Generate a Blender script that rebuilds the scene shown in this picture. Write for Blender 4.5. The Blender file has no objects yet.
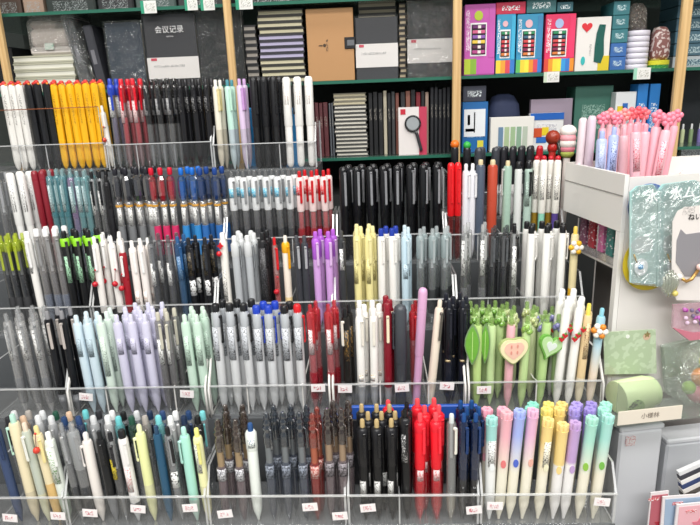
import bpy, math, random
from mathutils import Vector, Matrix
random.seed(7)
SC = bpy.context.scene
COL = SC.collection
PI = math.pi
# ------------------------------------------------------------------ camera
F, CX, CY = 600.0, 350.0, 262.5
CAM = Vector((0, 0, 1.45))
_dn = Vector((80, 2140, 600)).normalized()          # camera axes: x right, y down, z forward
_lf = Vector((-13000, 318, 600))
_lf = (_lf - _dn * _lf.dot(_dn)).normalized()
_xw = -_lf
_zw = -_dn
_yw = _zw.cross(_xw)
if _yw.z < 0: _yw = -_yw
def ray(px, py):
    c = Vector((px - CX, py - CY, F))
    return Vector((c.dot(_xw), c.dot(_yw), c.dot(_zw)))
def W(px, py, Y):
    d = ray(px, py)
    return CAM + d * ((Y - CAM.y) / d.y)
def proj(p):
    d = Vector(p) - CAM
    c = _xw * d.x + _yw * d.y + _zw * d.z
    return (CX + F * c.x / c.z, CY + F * c.y / c.z)
def XZ(px, z, Y):
    py = 262
    for _ in range(8):
        p = W(px, py, Y)
        py = proj((p.x, Y, z))[1]
    return W(px, py, Y).x
cam_data = bpy.data.cameras.new('camera')
cam = bpy.data.objects.new('camera', cam_data)
COL.objects.link(cam)
cam_data.sensor_width = 36.0
cam_data.lens = F * 36.0 / 700.0
cam_data.clip_start = 0.01
R = Matrix(((_xw.x, -_xw.y, -_xw.z), (_yw.x, -_yw.y, -_yw.z), (_zw.x, -_zw.y, -_zw.z)))
cam.matrix_world = Matrix.Translation(CAM) @ R.to_4x4()
SC.camera = cam

# ------------------------------------------------------------------ materials
MC = {}
def lin(h):
    h = h.lstrip('#')
    v = [int(h[i:i+2], 16) / 255 for i in (0, 2, 4)]
    return tuple((x / 12.92 if x <= .04045 else ((x + .055) / 1.055) ** 2.4) for x in v) + (1,)
def newmat(k):
    m = bpy.data.materials.new(k); m.use_nodes = True
    nt = m.node_tree
    for n in list(nt.nodes): nt.nodes.remove(n)
    out = nt.nodes.new('ShaderNodeOutputMaterial')
    return m, nt, out
def pl(h, rough=.35, metal=0.0, bump=0.0):
    """plain plastic / card with a faint procedural unevenness"""
    k = f'p{h}_{rough}_{metal}_{bump}'
    if k in MC: return MC[k]
    m, nt, out = newmat(k)
    b = nt.nodes.new('ShaderNodeBsdfPrincipled')
    tc = nt.nodes.new('ShaderNodeTexCoord')
    no = nt.nodes.new('ShaderNodeTexNoise'); no.inputs['Scale'].default_value = 90
    nt.links.new(tc.outputs['Object'], no.inputs['Vector'])
    mr = nt.nodes.new('ShaderNodeMapRange')
    mr.inputs['To Min'].default_value = max(.02, rough - .08); mr.inputs['To Max'].default_value = rough + .08
    nt.links.new(no.outputs[0], mr.inputs['Value']); nt.links.new(mr.outputs[0], b.inputs['Roughness'])
    b.inputs['Base Color'].default_value = lin(h)
    b.inputs['Metallic'].default_value = metal
    if bump:
        bp = nt.nodes.new('ShaderNodeBump'); bp.inputs['Strength'].default_value = bump; bp.inputs['Distance'].default_value = .002
        nt.links.new(no.outputs[0], bp.inputs['Height']); nt.links.new(bp.outputs[0], b.inputs['Normal'])
    nt.links.new(b.outputs[0], out.inputs[0])
    MC[k] = m; return m
def clr(h='#ffffff', dens=.25, rough=.08, gl=.12, tint=.36):
    """thin clear plastic: part see-through, part body colour, part gloss"""
    k = f'c{h}_{dens}_{rough}_{gl}_{tint}'
    if k in MC: return MC[k]
    m, nt, out = newmat(k)
    tr = nt.nodes.new('ShaderNodeBsdfTransparent')
    c = lin(h); tr.inputs[0].default_value = tuple(1 - tint + tint * x for x in c[:3]) + (1,)
    df = nt.nodes.new('ShaderNodeBsdfDiffuse'); df.inputs[0].default_value = c
    gs = nt.nodes.new('ShaderNodeBsdfGlossy'); gs.inputs['Roughness'].default_value = rough
    m1 = nt.nodes.new('ShaderNodeMixShader'); m1.inputs[0].default_value = dens * .72
    nt.links.new(tr.outputs[0], m1.inputs[1]); nt.links.new(df.outputs[0], m1.inputs[2])
    lw = nt.nodes.new('ShaderNodeLayerWeight'); lw.inputs['Blend'].default_value = .35
    mp = nt.nodes.new('ShaderNodeMapRange'); mp.inputs['To Min'].default_value = gl * .4; mp.inputs['To Max'].default_value = min(1, gl * 4.0)
    nt.links.new(lw.outputs['Facing'], mp.inputs['Value'])
    m2 = nt.nodes.new('ShaderNodeMixShader')
    nt.links.new(mp.outputs[0], m2.inputs[0]); nt.links.new(m1.outputs[0], m2.inputs[1]); nt.links.new(gs.outputs[0], m2.inputs[2])
    nt.links.new(m2.outputs[0], out.inputs[0])
    MC[k] = m; return m
def crinkle(h, dens=.1):
    """wrinkled clear film with bright creases that catch the light"""
    k = f'w{h}_{dens}'
    if k in MC: return MC[k]
    m, nt, out = newmat(k)
    tc = nt.nodes.new('ShaderNodeTexCoord')
    no = nt.nodes.new('ShaderNodeTexNoise'); no.inputs['Scale'].default_value = 38; no.inputs['Detail'].default_value = 4; no.inputs['Distortion'].default_value = 1.4
    nt.links.new(tc.outputs['Object'], no.inputs['Vector'])
    bp = nt.nodes.new('ShaderNodeBump'); bp.inputs['Strength'].default_value = 1.0; bp.inputs['Distance'].default_value = .06
    nt.links.new(no.outputs[0], bp.inputs['Height'])
    tr = nt.nodes.new('ShaderNodeBsdfTransparent')
    df = nt.nodes.new('ShaderNodeBsdfDiffuse'); df.inputs[0].default_value = lin(h)
    gs = nt.nodes.new('ShaderNodeBsdfGlossy'); gs.inputs['Roughness'].default_value = .07
    nt.links.new(bp.outputs[0], gs.inputs['Normal'])
    m1 = nt.nodes.new('ShaderNodeMixShader'); m1.inputs[0].default_value = dens
    nt.links.new(tr.outputs[0], m1.inputs[1]); nt.links.new(df.outputs[0], m1.inputs[2])
    m2 = nt.nodes.new('ShaderNodeMixShader'); m2.inputs[0].default_value = .2
    nt.links.new(m1.outputs[0], m2.inputs[1]); nt.links.new(gs.outputs[0], m2.inputs[2])
    nt.links.new(m2.outputs[0], out.inputs[0])
    MC[k] = m; return m
def pr(bg, fg, scale=420, thr=.55, rough=.4):
    scale = scale*1.6; thr += .015
    """printed surface: small irregular marks of a second ink"""
    k = f'r{bg}_{fg}_{scale}_{thr}'
    if k in MC: return MC[k]
    m, nt, out = newmat(k)
    b = nt.nodes.new('ShaderNodeBsdfPrincipled'); b.inputs['Roughness'].default_value = rough
    tc = nt.nodes.new('ShaderNodeTexCoord')
    no = nt.nodes.new('ShaderNodeTexNoise'); no.inputs['Scale'].default_value = scale; no.inputs['Detail'].default_value = 1
    nt.links.new(tc.outputs['Object'], no.inputs['Vector'])
    cr = nt.nodes.new('ShaderNodeValToRGB')
    cr.color_ramp.elements[0].position = thr; cr.color_ramp.elements[0].color = lin(bg)
    cr.color_ramp.elements[1].position = thr + .03; cr.color_ramp.elements[1].color = lin(fg)
    nt.links.new(no.outputs[0], cr.inputs[0]); nt.links.new(cr.outputs[0], b.inputs['Base Color'])
    nt.links.new(b.outputs[0], out.inputs[0])
    MC[k] = m; return m
def grad(a, bcol, z0, z1, rough=.35):
    """plastic dyed from one colour to another along the barrel"""
    k = f'g{a}_{bcol}_{z0:.3f}_{z1:.3f}'
    if k in MC: return MC[k]
    m, nt, out = newmat(k)
    b = nt.nodes.new('ShaderNodeBsdfPrincipled'); b.inputs['Roughness'].default_value = rough
    tc = nt.nodes.new('ShaderNodeTexCoord'); sp = nt.nodes.new('ShaderNodeSeparateXYZ')
    mr = nt.nodes.new('ShaderNodeMapRange'); mr.inputs['From Min'].default_value = z0; mr.inputs['From Max'].default_value = z1
    cr = nt.nodes.new('ShaderNodeValToRGB')
    cr.color_ramp.elements[0].color = lin(a); cr.color_ramp.elements[1].color = lin(bcol)
    nt.links.new(tc.outputs['Object'], sp.inputs[0]); nt.links.new(sp.outputs['Z'], mr.inputs['Value'])
    nt.links.new(mr.outputs[0], cr.inputs[0]); nt.links.new(cr.outputs[0], b.inputs['Base Color'])
    nt.links.new(b.outputs[0], out.inputs[0])
    MC[k] = m; return m
def wood():
    if 'wood' in MC: return MC['wood']
    m, nt, out = newmat('wood')
    b = nt.nodes.new('ShaderNodeBsdfPrincipled'); b.inputs['Roughness'].default_value = .45
    tc = nt.nodes.new('ShaderNodeTexCoord'); mp = nt.nodes.new('ShaderNodeMapping'); mp.inputs['Scale'].default_value = (90, 90, 3)
    no = nt.nodes.new('ShaderNodeTexNoise'); no.inputs['Scale'].default_value = 1.5; no.inputs['Detail'].default_value = 5
    cr = nt.nodes.new('ShaderNodeValToRGB')
    cr.color_ramp.elements[0].position = .3; cr.color_ramp.elements[0].color = lin('#c49c66')
    cr.color_ramp.elements[1].position = .7; cr.color_ramp.elements[1].color = lin('#e6c690')
    nt.links.new(tc.outputs['Object'], mp.inputs[0]); nt.links.new(mp.outputs[0], no.inputs['Vector'])
    nt.links.new(no.outputs[0], cr.inputs[0]); nt.links.new(cr.outputs[0], b.inputs['Base Color'])
    nt.links.new(b.outputs[0], out.inputs[0]); MC['wood'] = m; return m
def glow(h, s):
    k = f'e{h}_{s}'
    if k in MC: return MC[k]
    m, nt, out = newmat(k)
    e = nt.nodes.new('ShaderNodeEmission'); e.inputs[0].default_value = lin(h); e.inputs[1].default_value = s
    nt.links.new(e.outputs[0], out.inputs[0]); MC[k] = m; return m

# ------------------------------------------------------------------ mesh building
class MB:
    def __init__(s): s.v = []; s.f = []; s.mi = []; s.mats = []; s.sm = []
    def _m(s, mat):
        if mat not in s.mats: s.mats.append(mat)
        return s.mats.index(mat)
    def add(s, vs, fs, mat, smooth=False, xf=None):
        b = len(s.v)
        if xf is not None: vs = [tuple(xf @ Vector(p)) for p in vs]
        s.v += [tuple(p) for p in vs]; i = s._m(mat)
        for f in fs: s.f.append(tuple(b + k for k in f)); s.mi.append(i); s.sm.append(smooth)
        return s
    def lathe(s, prof, mat, n=12, cx=0, cy=0, smooth=True, rot=0, sq=1.0, xf=None):
        """prof: (z, r) pairs bottom to top, both ends closed"""
        vs, fs = [], []
        for z, r in prof:
            for k in range(n):
                a = rot + 2 * PI * k / n
                vs.append((cx + r * math.cos(a), cy + r * sq * math.sin(a), z))
        for j in range(len(prof) - 1):
            for k in range(n):
                a, b = j * n + k, j * n + (k + 1) % n
                fs.append((a, b, b + n, a + n))
        s.add(vs, fs, mat, smooth, xf)
        s.add(vs[:n][::-1], [tuple(range(n))], mat, False, xf)
        s.add(vs[-n:], [tuple(range(n))], mat, False, xf)
        return s
    def box(s, x0, x1, y0, y1, z0, z1, mat, bev=0.0, xf=None):
        if bev <= 0:
            vs = [(x0,y0,z0),(x1,y0,z0),(x1,y1,z0),(x0,y1,z0),(x0,y0,z1),(x1,y0,z1),(x1,y1,z1),(x0,y1,z1)]
            fs = [(0,3,2,1),(4,5,6,7),(0,1,5,4),(1,2,6,5),(2,3,7,6),(3,0,4,7)]
            return s.add(vs, fs, mat, False, xf)
        b = min(bev, (x1-x0)/2.01, (y1-y0)/2.01, (z1-z0)/2.01)
        def ring(d, z): return [(x0+d,y0+b,z),(x0+b,y0+d,z),(x1-b,y0+d,z),(x1-d,y0+b,z),(x1-d,y1-b,z),(x1-b,y1-d,z),(x0+b,y1-d,z),(x0+d,y1-b,z)]
        def inner(z): return [(x0+b,y0+b,z)]*2+[(x1-b,y0+b,z)]*2+[(x1-b,y1-b,z)]*2+[(x0+b,y1-b,z)]*2
        e = b * .98
        vs = ring(e, z0) + ring(0, z0+b) + ring(0, z1-b) + ring(e, z1)
        fs = []
        for j in range(3):
            for k in range(8):
                a, c = j*8+k, j*8+(k+1) % 8
                fs.append((a, c, c+8, a+8))
        fs += [tuple(range(7, -1, -1)), tuple(range(24, 32))]
        return s.add(vs, fs, mat, False, xf)
    def plate(s, pts, y0, y1, mat, xf=None, smooth=False):
        """outline in x,z extruded along y"""
        n = len(pts)
        vs = [(x, y0, z) for x, z in pts] + [(x, y1, z) for x, z in pts]
        fs = [tuple(range(n)), tuple(range(2*n-1, n-1, -1))] + [(k, k+n, (k+1) % n + n, (k+1) % n) for k in range(n)]
        return s.add(vs, fs, mat, smooth, xf)
    def ball(s, c, r, mat, n=10, sz=1.0, sy=1.0):
        prof = [(c[2] + r*sz*math.sin(-PI/2 + PI*j/6), max(1e-4, r*math.cos(-PI/2 + PI*j/6))) for j in range(7)]
        return s.lathe(prof, mat, n, c[0], c[1], sq=sy)
    def tube(s, pts, r, mat, n=8):
        P = [Vector(p) for p in pts]; vs, fs = [], []
        for i, p in enumerate(P):
            t = (P[min(i+1, len(P)-1)] - P[max(i-1, 0)]).normalized()
            u = t.cross(Vector((.13, .31, .94))).normalized() if abs(t.dot(Vector((.13, .31, .94)))) < .95 else t.cross(Vector((1, 0, 0))).normalized()
            w = t.cross(u)
            for k in range(n):
                a = 2*PI*k/n; vs.append(p + (u*math.cos(a) + w*math.sin(a))*r)
        for j in range(len(P)-1):
            for k in range(n):
                a, b = j*n+k, j*n+(k+1) % n
                fs.append((a, b, b+n, a+n))
        fs += [tuple(range(n-1, -1, -1)), tuple(range((len(P)-1)*n, len(P)*n))]
        return s.add(vs, fs, mat, True)
    def patch(s, r, z0, z1, a0, a1, mat, n=5, cx=0, cy=0, t=.0003):
        """curved sticker wrapped round a barrel, with thickness"""
        vs = []
        for rr in (r, r + t):
            for z in (z0, z1):
                for k in range(n+1):
                    a = a0 + (a1-a0)*k/n; vs.append((cx+rr*math.cos(a), cy+rr*math.sin(a), z))
        m = n+1; fs = []
        for k in range(n):
            fs += [(2*m+k, 2*m+k+1, 3*m+k+1, 3*m+k), (k+1, k, m+k, m+k+1), (k, k+1, 2*m+k+1, 2*m+k), (m+k+1, m+k, 3*m+k, 3*m+k+1)]
        fs += [(0, 2*m, 3*m, m), (n, m+n, 3*m+n, 2*m+n)]
        return s.add(vs, fs, mat, True)
    def mesh(s, name):
        me = bpy.data.meshes.new(name); me.from_pydata(s.v, [], s.f)
        for m in s.mats: me.materials.append(m)
        me.polygons.foreach_set('material_index', s.mi); me.polygons.foreach_set('use_smooth', s.sm)
        me.update(); return me
    def build(s, name, parent=None, loc=None, rz=None):
        o = bpy.data.objects.new(name, s.mesh(name)); COL.objects.link(o)
        if parent is not None: o.parent = parent
        if loc is not None: o.location = loc
        if rz is not None: o.rotation_euler.z = rz
        return o
USED = {}
def tag(o, label, cat, group=None):
    o['label'] = label; o['category'] = cat
    if group: o['group'] = group
    USED.setdefault(label, []).append(o.name)
    return o
def struct(o): o['kind'] = 'structure'; return o
def empty(name, loc=(0, 0, 0), rz=0):
    o = bpy.data.objects.new(name, None); COL.objects.link(o); o.location = loc; o.rotation_euler.z = rz
    o.empty_display_size = .01
    return o
def text(s_, size, mat, parent, loc, name='lettering', rot=(PI/2, 0, 0), ext=.0002, sx=1.0):
    c = bpy.data.curves.new(name, 'FONT'); c.body = s_; c.size = size; c.align_x = 'CENTER'; c.align_y = 'CENTER'; c.extrude = ext
    c.materials.append(mat)
    o = bpy.data.objects.new(name, c); COL.objects.link(o)
    bpy.context.view_layer.update()
    me = bpy.data.meshes.new_from_object(o.evaluated_get(bpy.context.evaluated_depsgraph_get()))
    bpy.data.objects.remove(o); o = bpy.data.objects.new(name, me); COL.objects.link(o)
    o.parent = parent; o.location = loc; o.rotation_euler = rot; o.scale.x = sx
    return o
ORD = ['first', 'second', 'third', 'fourth', 'fifth', 'sixth', 'seventh', 'eighth', 'ninth', 'tenth', 'eleventh', 'twelfth', 'thirteenth', 'fourteenth', 'fifteenth', 'sixteenth', 'seventeenth', 'eighteenth']

# ------------------------------------------------------------------ pens
BLK, WHT, STEEL, GOLD = '#16171a', '#eeeeec', '#b9bcc0', '#c2a46a'
def star(n, ro, ri, cx=0, cz=0, rot=0):
    return [(cx + (ro if k % 2 == 0 else ri)*math.sin(PI*k/n + rot), cz + (ro if k % 2 == 0 else ri)*math.cos(PI*k/n + rot)) for k in range(2*n)]
def heart(s_, cx=0, cz=0, tilt=0):
    pts = []
    for k in range(28):
        t = 2*PI*k/28
        x = 16*math.sin(t)**3; z = 13*math.cos(t) - 5*math.cos(2*t) - 2*math.cos(3*t) - math.cos(4*t)
        x, z = x*s_/17, z*s_/17
        pts.append((cx + x*math.cos(tilt) - z*math.sin(tilt), cz + x*math.sin(tilt) + z*math.cos(tilt)))
    return pts
def circle(r, cx=0, cz=0, n=20, sz=1.0):
    return [(cx + r*math.cos(2*PI*k/n), cz + r*sz*math.sin(2*PI*k/n)) for k in range(n)]
def pen_parts(S, L):
    """list of (part name, MB) for one kind of pen, base at z = 0"""
    g = S.get; st = g('st', 'click'); r = g('r', .0056); body = g('body', WHT); P = []
    mat = g('mat') or (clr(body, g('dens', .22)) if g('clear') else pl(body, g('rough', .3)))
    n = 12
    def newp(nm): m = MB(); P.append((nm, m)); return m
    if st == 'square':      # flat-faced capsule pen with a small topper
        b = newp('barrel')
        for_prof = [(0, r*.35), (.004, r*.75), (.014, r*1.12), (L-.012, r*1.2), (L-.007, r*1.1), (L-.005, r*.7)]
        b.lathe(for_prof, mat, 8, smooth=False, rot=PI/8, sq=.9)
        t = newp('topper')
        t.ball((0, 0, L-.003), .0042, pl(g('top', '#d8402c'), .4), 8)
        t.ball((-.004, -.001, L-.0045), .0028, pl(g('top', '#d8402c'), .4), 7)
        t.ball((.0035, -.002, L-.0055), .0022, pl(g('top2', '#e8902c'), .4), 7)
        l = newp('printed_letters')
        l.box(-.0016, .0016, -r*1.02-.0004, -r*1.0, L*.52, L*.86, pr(body, g('ink', '#222222'), 500, .53))
        return P
    if st == 'cup':         # double highlighter, flared open head
        b = newp('barrel'); c2 = g('cap', '#9fe0cf'); c1 = g('low', '#f1ecd9')
        gm = grad(c1, c2, L*g('ga', .45), L*g('gb', .8))
        b.lathe([(0, .0016), (.004, .0022), (.018, .0052), (.024, .0062), (L-.03, .0066), (L-.012, .0069), (L-.008, .0074)], gm, 12)
        c = newp('cap_rim')
        cm = pl(g('rim') or c2, .3)
        for k in range(6):
            a = 2*PI*k/6
            c.lathe([(L-.009, .0026), (L-.002, .0031), (L, .0026)], cm, 7, .0046*math.cos(a), .0046*math.sin(a))
        c.lathe([(L-.009, .0055), (L-.003, .0045)], pl(g('deep', '#c98aa8'), .4), 10)
        d = newp('printed_mark')
        d.plate(circle(.0032, 0, L*g('mz', .55), 12, 1.7), -.0072, -.0062, pl(g('mark', '#8fb85a'), .4))
        if g('sticker'):
            d.patch(.0068, L*.55, L*.8, -PI*.72, -PI*.3, pr(c1, '#333333', 520, .54))
        return P
    if st == 'ornate':      # smoky pen with a ringed, knurled head
        h = newp('head'); hm = clr(g('cap', '#3a2a22'), .62, .1, .2)
        z = L-.002
        h.lathe([(L*.70, .0050), (L*.74, .0060), (L*.78, .0056), (L*.80, .0062), (L*.82, .0048), (L*.845, .0042), (L*.86, .0060), (L*.875, .0060), (L*.89, .0040),
                 (L*.91, .0052), (L*.925, .0052), (L*.94, .0030), (L*.955, .0040), (L*.985, .0034), (L, .0018)], hm, 12)
        c = newp('collar'); c.lathe([(L*.54, .0043), (L*.70, .0046)], pl(g('collar', '#a58d72'), .3, .35), 12)
        bd = newp('barrel'); bd.lathe([(.001, .0016), (.009, .0036), (.02, .0054), (L*.54, .0060), (L*.555, .0050)], clr(body, g('dens', .62)), 12)
        bd.lathe([(.0, .0009), (.008, .0022), (L*.53, .0024)], pl(g('ink', '#3a3236')), 8)
        k = newp('sticker'); k.patch(.0061, L*.42, L*.535, -PI*.95, -PI*.1, pr(g('lab', '#8f8f96'), g('labink', '#dddddd'), 380, .5))
        cl = newp('clip'); cl.tube([(0.0035, -.003, L*.88), (.0062, -.006, L*.86), (.0064, -.0062, L*.70), (.005, -.005, L*.68)], .0011, hm, 6)
        return P
    if st == 'crystal':     # clear faceted head, coloured knob, paper label, coloured grip
        k = newp('knob'); k.lathe([(L-.012, .003), (L-.010, .0040), (L-.003, .0042), (L, .0030)], pl(g('cap', BLK), .25), 10)
        h = newp('head'); h.lathe([(L*.66, .0046), (L*.72, .0066), (L*.80, .0070), (L*.88, .0066), (L*.915, .004)], clr(g('head', '#d8dade'), .35, .05, .3), 7, smooth=False)
        h.lathe([(L*.68, .003), (L*.78, .0045), (L*.86, .0038)], pl(g('cap', BLK), .2), 7, smooth=False)
        b = newp('barrel'); b.lathe([(.0, .0013), (.01, .003), (.02, .0050), (L*.66, .0055), (L*.665, .004)], clr('#dfe0e2', .3), 12)
        b.lathe([(.004, .0012), (.012, .0024), (L*.64, .0025)], pl(g('ink', '#2a2a2e')), 8)
        s_ = newp('sticker'); s_.patch(.0056, L*.42, L*.60, -PI*.66, -PI*.30, pr('#e8e8e6', '#555555', 480, .55))
        q = newp('grip'); q.lathe([(.016, .0054), (.02, .0060), (L*.36, .0062), (L*.41, .0058)], pl(g('grip', '#6d6f72'), .5), 12)
        rg = newp('ring'); rg.lathe([(L*.61, .0058), (L*.63, .0058)], pl(g('ring', '#d9a040'), .3), 12)
        return P
    # ---- capped and click pens
    if st == 'cap':
        b = newp('barrel'); b.lathe([(0, .003), (.003, r*.8), (.008, r*.95), (L*.5, r*.97)], mat, n)
        c = newp('cap'); cm = clr(g('cap', BLK), .6) if g('capclear') else pl(g('cap') or body, g('rough', .3))
        c.lathe([(L*.46, r*1.0), (L*.47, r*1.1), (L-.006, r*1.1), (L-.002, r*.95), (L, r*.6)], cm, n)
        zt, zb, off = L-.008, L*.60, r*1.1
        if g('band'): newp('band').lathe([(L*.455, r*1.06), (L*.47, r*1.06)], pl(g('band'), .25, .5), n)
        if g('tp'):
            t = newp('topper'); t.ball((0, 0, L+.002), g('tr', .0042), pl(g('tp'), .35), 9)
    else:
        Lb = L - g('ch', .011); nn = 6 if st == 'hex' else n
        b = newp('barrel')
        low = g('low')
        if low:
            zs = L*g('lowz', .45)
            b.lathe([(.0, .0012), (.006, .0026), (.016, r*.86), (.03, r), (zs, r)], pl(low, .35) if not g('clear') else clr(low, .35), nn)
            b.lathe([(zs, r*.99), (Lb-.003, r), (Lb, r*.82)], mat, nn)
        else:
            b.lathe([(.0, .0012), (.006, .0026), (.016, r*.86), (.03, r), (Lb-.003, r), (Lb, r*.82)], mat, nn)
        if g('clear'):
            rf = newp('ink_refill'); rf.lathe([(L*.27, r*.5), (L*.29, r*.74), (L*.56, r*.74), (L*.58, r*.5)], pl(g('ink', '#26262a'), .3), 10); rf.lathe([(.002, .0008), (.012, .0018), (L*.27, .0020)], pl('#8c8e92', .3), 8)
            rf.lathe([(L*.60, .0020), (Lb-.002, .0020)], pl(g('spring', '#c7c9cb'), .3), 8)
        if g('grip'):
            newp('grip').lathe([(.018, r*.98), (.021, r*1.1), (L*.36, r*1.1), (L*.375, r*1.0)], pl(g('grip'), .55) if not g('gripclear') else clr(g('grip'), .6), n)
        if g('sleeve'):
            newp('sleeve').lathe([(L*g('sz', .62), r*1.0), (L*g('sz', .62)+.002, r*1.09), (Lb-.002, r*1.09), (Lb+.001, r*.8)], pl(g('sleeve'), .3) if not g('slclear') else clr(g('sleeve'), .55), nn)
        cm = pl(g('cap') or body, .3) if not g('capclear') else clr(g('cap') or body, .5)
        cr_ = r*g('cw', .52)
        newp('clicker').lathe([(Lb-.001, cr_), (L-.002, cr_), (L, cr_*.75)], cm, 10)
        zt, zb, off = Lb-.004, L*.66, r*1.08
        if g('collar'): newp('collar').lathe([(Lb-.012, r*1.15), (Lb-.002, r*1.2), (Lb, r*.9)], pl(g('collar'), .35), n)
    if g('clip', True):
        cl = newp('clip'); cc = g('clipc') or g('cap') or body
        cmt = clr(cc, .5) if g('clipclear') else pl(cc, .28, .6 if cc in (STEEL, GOLD) else 0)
        w = .0019; x0 = off
        a = g('ca', -1.2)
        xf = Matrix.Rotation(a, 4, 'Z')
        cl.box(off-.0022, off+.0028, -w, w, zt-.0035, zt, cmt, .0006, xf)
        cl.box(off+.0014, off+.0028, -w, w, zb, zt-.001, cmt, .0005, xf)
        cl.box(off+.0002, off+.0026, -w*.8, w*.8, zb-.001, zb+.003, cmt, .0006, xf)
    if g('sticker'):
        sb, sf = g('sticker')
        newp('sticker').patch(r*1.0+.0002 if not g('sleeve') else r*1.1, L*g('s0', .55), L*g('s1', .8), -PI*g('sa', .74), -PI*.36, pr(sb, sf, 480, .54))
    if g('art'):
        newp('printed_art').patch(r+.0002, L*.38, L*.55, -PI*.8, -PI*.25, pr(g('art'), '#1b1b1b', 220, .56))
    ch = g('charm')
    if ch:
        k = newp('charm'); y = -r-.003
        if ch == 'leaf':
            q_ = g('cs', 1.0); pts = [(x*q_, z*1.25) for x, z in [(-.0105, .0), (-.0098, .008), (-.0065, .016), (-.0035, .021), (.0, .025), (.003, .021), (.0062, .016), (.0085, .010), (.0095, .004), (.009, -.002), (.0078, -.008), (.006, -.013), (.003, -.018), (.0, -.022), (-.003, -.018), (-.006, -.012), (-.0088, -.006)]]
            k.plate([(x-.006, z+L*.72) for x, z in pts], y-.0025, y+.001, pl('#7a9a6a', .35)); k.plate([(x*.86-.006, z*.88+L*.72) for x, z in pts], y-.0032, y-.0025, pl('#6fae3e', .3, 0, .4))
            k.box(-.0065, -.0055, y-.0038, y-.003, L*.72-.019, L*.72+.02, pl('#b5dc84', .35))
        elif ch == 'slice':
            pts = [(.0205*.52*math.sin(-t)*1.0 + .5*hx, L*.69+.0205*.52*math.cos(t) + .5*hz) for (hx, hz), t in zip(heart(.0215, 0, 0), [-2*PI*i/28 for i in range(28)])]
            k.plate(pts, y-.0035, y+.001, pl('#a8b878', .3)); cz = L*.69
            k.plate([(x*.93, (z-cz)*.93+cz) for x, z in pts], y-.0042, y-.0035, pl('#f0e6ba', .3))
            k.plate([(x*.66, (z-cz)*.66+cz) for x, z in pts], y-.0048, y-.0042, pl('#efc4b0', .3))
            for i in range(4):
                a = 2*PI*i/4+.78
                k.plate([(.0012*math.cos(t)+.006*math.sin(a), .0028*math.sin(t)+cz+.006*math.cos(a)) for t in [2*PI*j/8 for j in range(8)]], y-.0054, y-.0048, pl('#dc9484', .3))
        elif ch == 'heart':
            k.plate(heart(.0200, .001, L*.70, -.35), y-.0035, y+.001, pl('#6fae4a', .3)); k.plate(heart(.0170, .001, L*.70, -.35), y-.0042, y-.0035, pl('#b9dba0', .3))
            k.plate(heart(.0085, .001, L*.70, -.35), y-.0048, y-.0042, pl('#dfe9e2', .3))
        elif ch == 'ball':
            k.ball((-.002, y-.001, L*g('cz', .55)), .0044, pl(g('cc', '#c01f2e'), .25), 10)
            k.ball((.001, y, L*g('cz', .55)+.022), .0016, pl(g('cc', '#c01f2e'), .3), 7)
            k.tube([(.001, y, L*g('cz', .55)+.022), (-.0015, y-.001, L*g('cz', .55)+.004)], .0005, pl('#7a3030'), 5)
        elif ch == 'cherry':
            k.ball((-.003, y-.001, L*.80), .0042, pl('#d0202c', .2), 10)
            k.plate(star(4, .0055, .0028, .0, L*.88), y-.002, y, pl('#d0202c', .3))
        elif ch == 'berries':
            for dx, dz in ((-.002, .0), (.004, .008), (-.006, -.005)):
                k.plate(heart(.0038, dx, L*.70+dz, PI*0), y-.0025, y, pl('#c8202c', .3)); k.plate(star(4, .0026, .001, dx, L*.70+dz+.0035), y-.0032, y-.0025, pl('#5a9a3a', .4))
        elif ch == 'blossom':
            for i in range(6):
                a = 2*PI*i/6
                k.ball((.0068*math.cos(a), y-.001, L*.80+.0068*math.sin(a)), .0042, pl(g('cc', '#e9b321') if i % 2 else '#f1ece0', .35), 8)
            k.ball((0, y-.002, L*.80), .0042, pl('#f4f1ea', .3), 8)
        elif ch == 'flower_top':
            cc = pl(g('cc', '#f58aa0'), .4)
            for i in range(5):
                a = 2*PI*i/5 + .3
                k.ball((.0058*math.cos(a), 0, L+.003+.0058*math.sin(a)), .0044, cc, 8)
            k.ball((0, -.001, L+.003), .004, cc, 8)
        elif ch == 'frill':
            for i in range(7):
                a = 2*PI*i/7
                k.ball((.004*math.cos(a), .003*math.sin(a)-.002, L*.84+.003*(i % 3)), .0042, clr(g('cc', '#8fc45a'), .9, .1, .2), 7)
        elif ch == 'puff':
            for zz, rr, cc in ((.004, .0135, '#f3efe9'), (-.007, .0135, '#e9a3ac'), (-.015, .0138, '#f2ebe4'), (-.023, .0125, '#e88a9a'), (-.030, .0115, '#b8c860')):
                k.ball((0, 0, L+zz), rr, pl(cc, .6), 12, .75)
        elif ch == 'scale_puff':
            k.ball((0, 0, L), .0120, pl('#93331f', .3, 0, .5), 12, 1.0); k.ball((0, 0, L-.016), .0085, pl('#b3261f', .3), 10, 1.1)
            k.tube([(.006, -.006, L-.004), (.010, -.006, L-.022), (.006, -.007, L-.036)], .0028, pl('#32312c', .3), 8)
    return P
ROWS = {1: (1.05, -.124), 2: (.95, -.262), 3: (.85, -.338), 4: (.745, -.420), 5: (.645, -.520)}
ROWNAME = {1: 'top row', 2: 'second row', 3: 'third row', 4: 'fourth row', 5: 'bottom row'}
for k in ROWS: ROWS[k] = (ROWS[k][0], CAM.z + ROWS[k][1])
def copy_tree(o, parent=None):
    c = o.copy(); COL.objects.link(c); c.parent = parent
    for ch in list(o.children): copy_tree(ch, c)
    return c
PENS = 0; BYROW = {}; PENLOG = []
def make_proto(name, S, L):
    root = empty(name)
    parts = pen_parts(S, L)
    have = {}
    for nm, mb in parts:
        mb.build(nm, root)
    return root
def r1base(px): return CAM.z - (.109 if px < 105 else .113 if px < 212 else .119)
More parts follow.
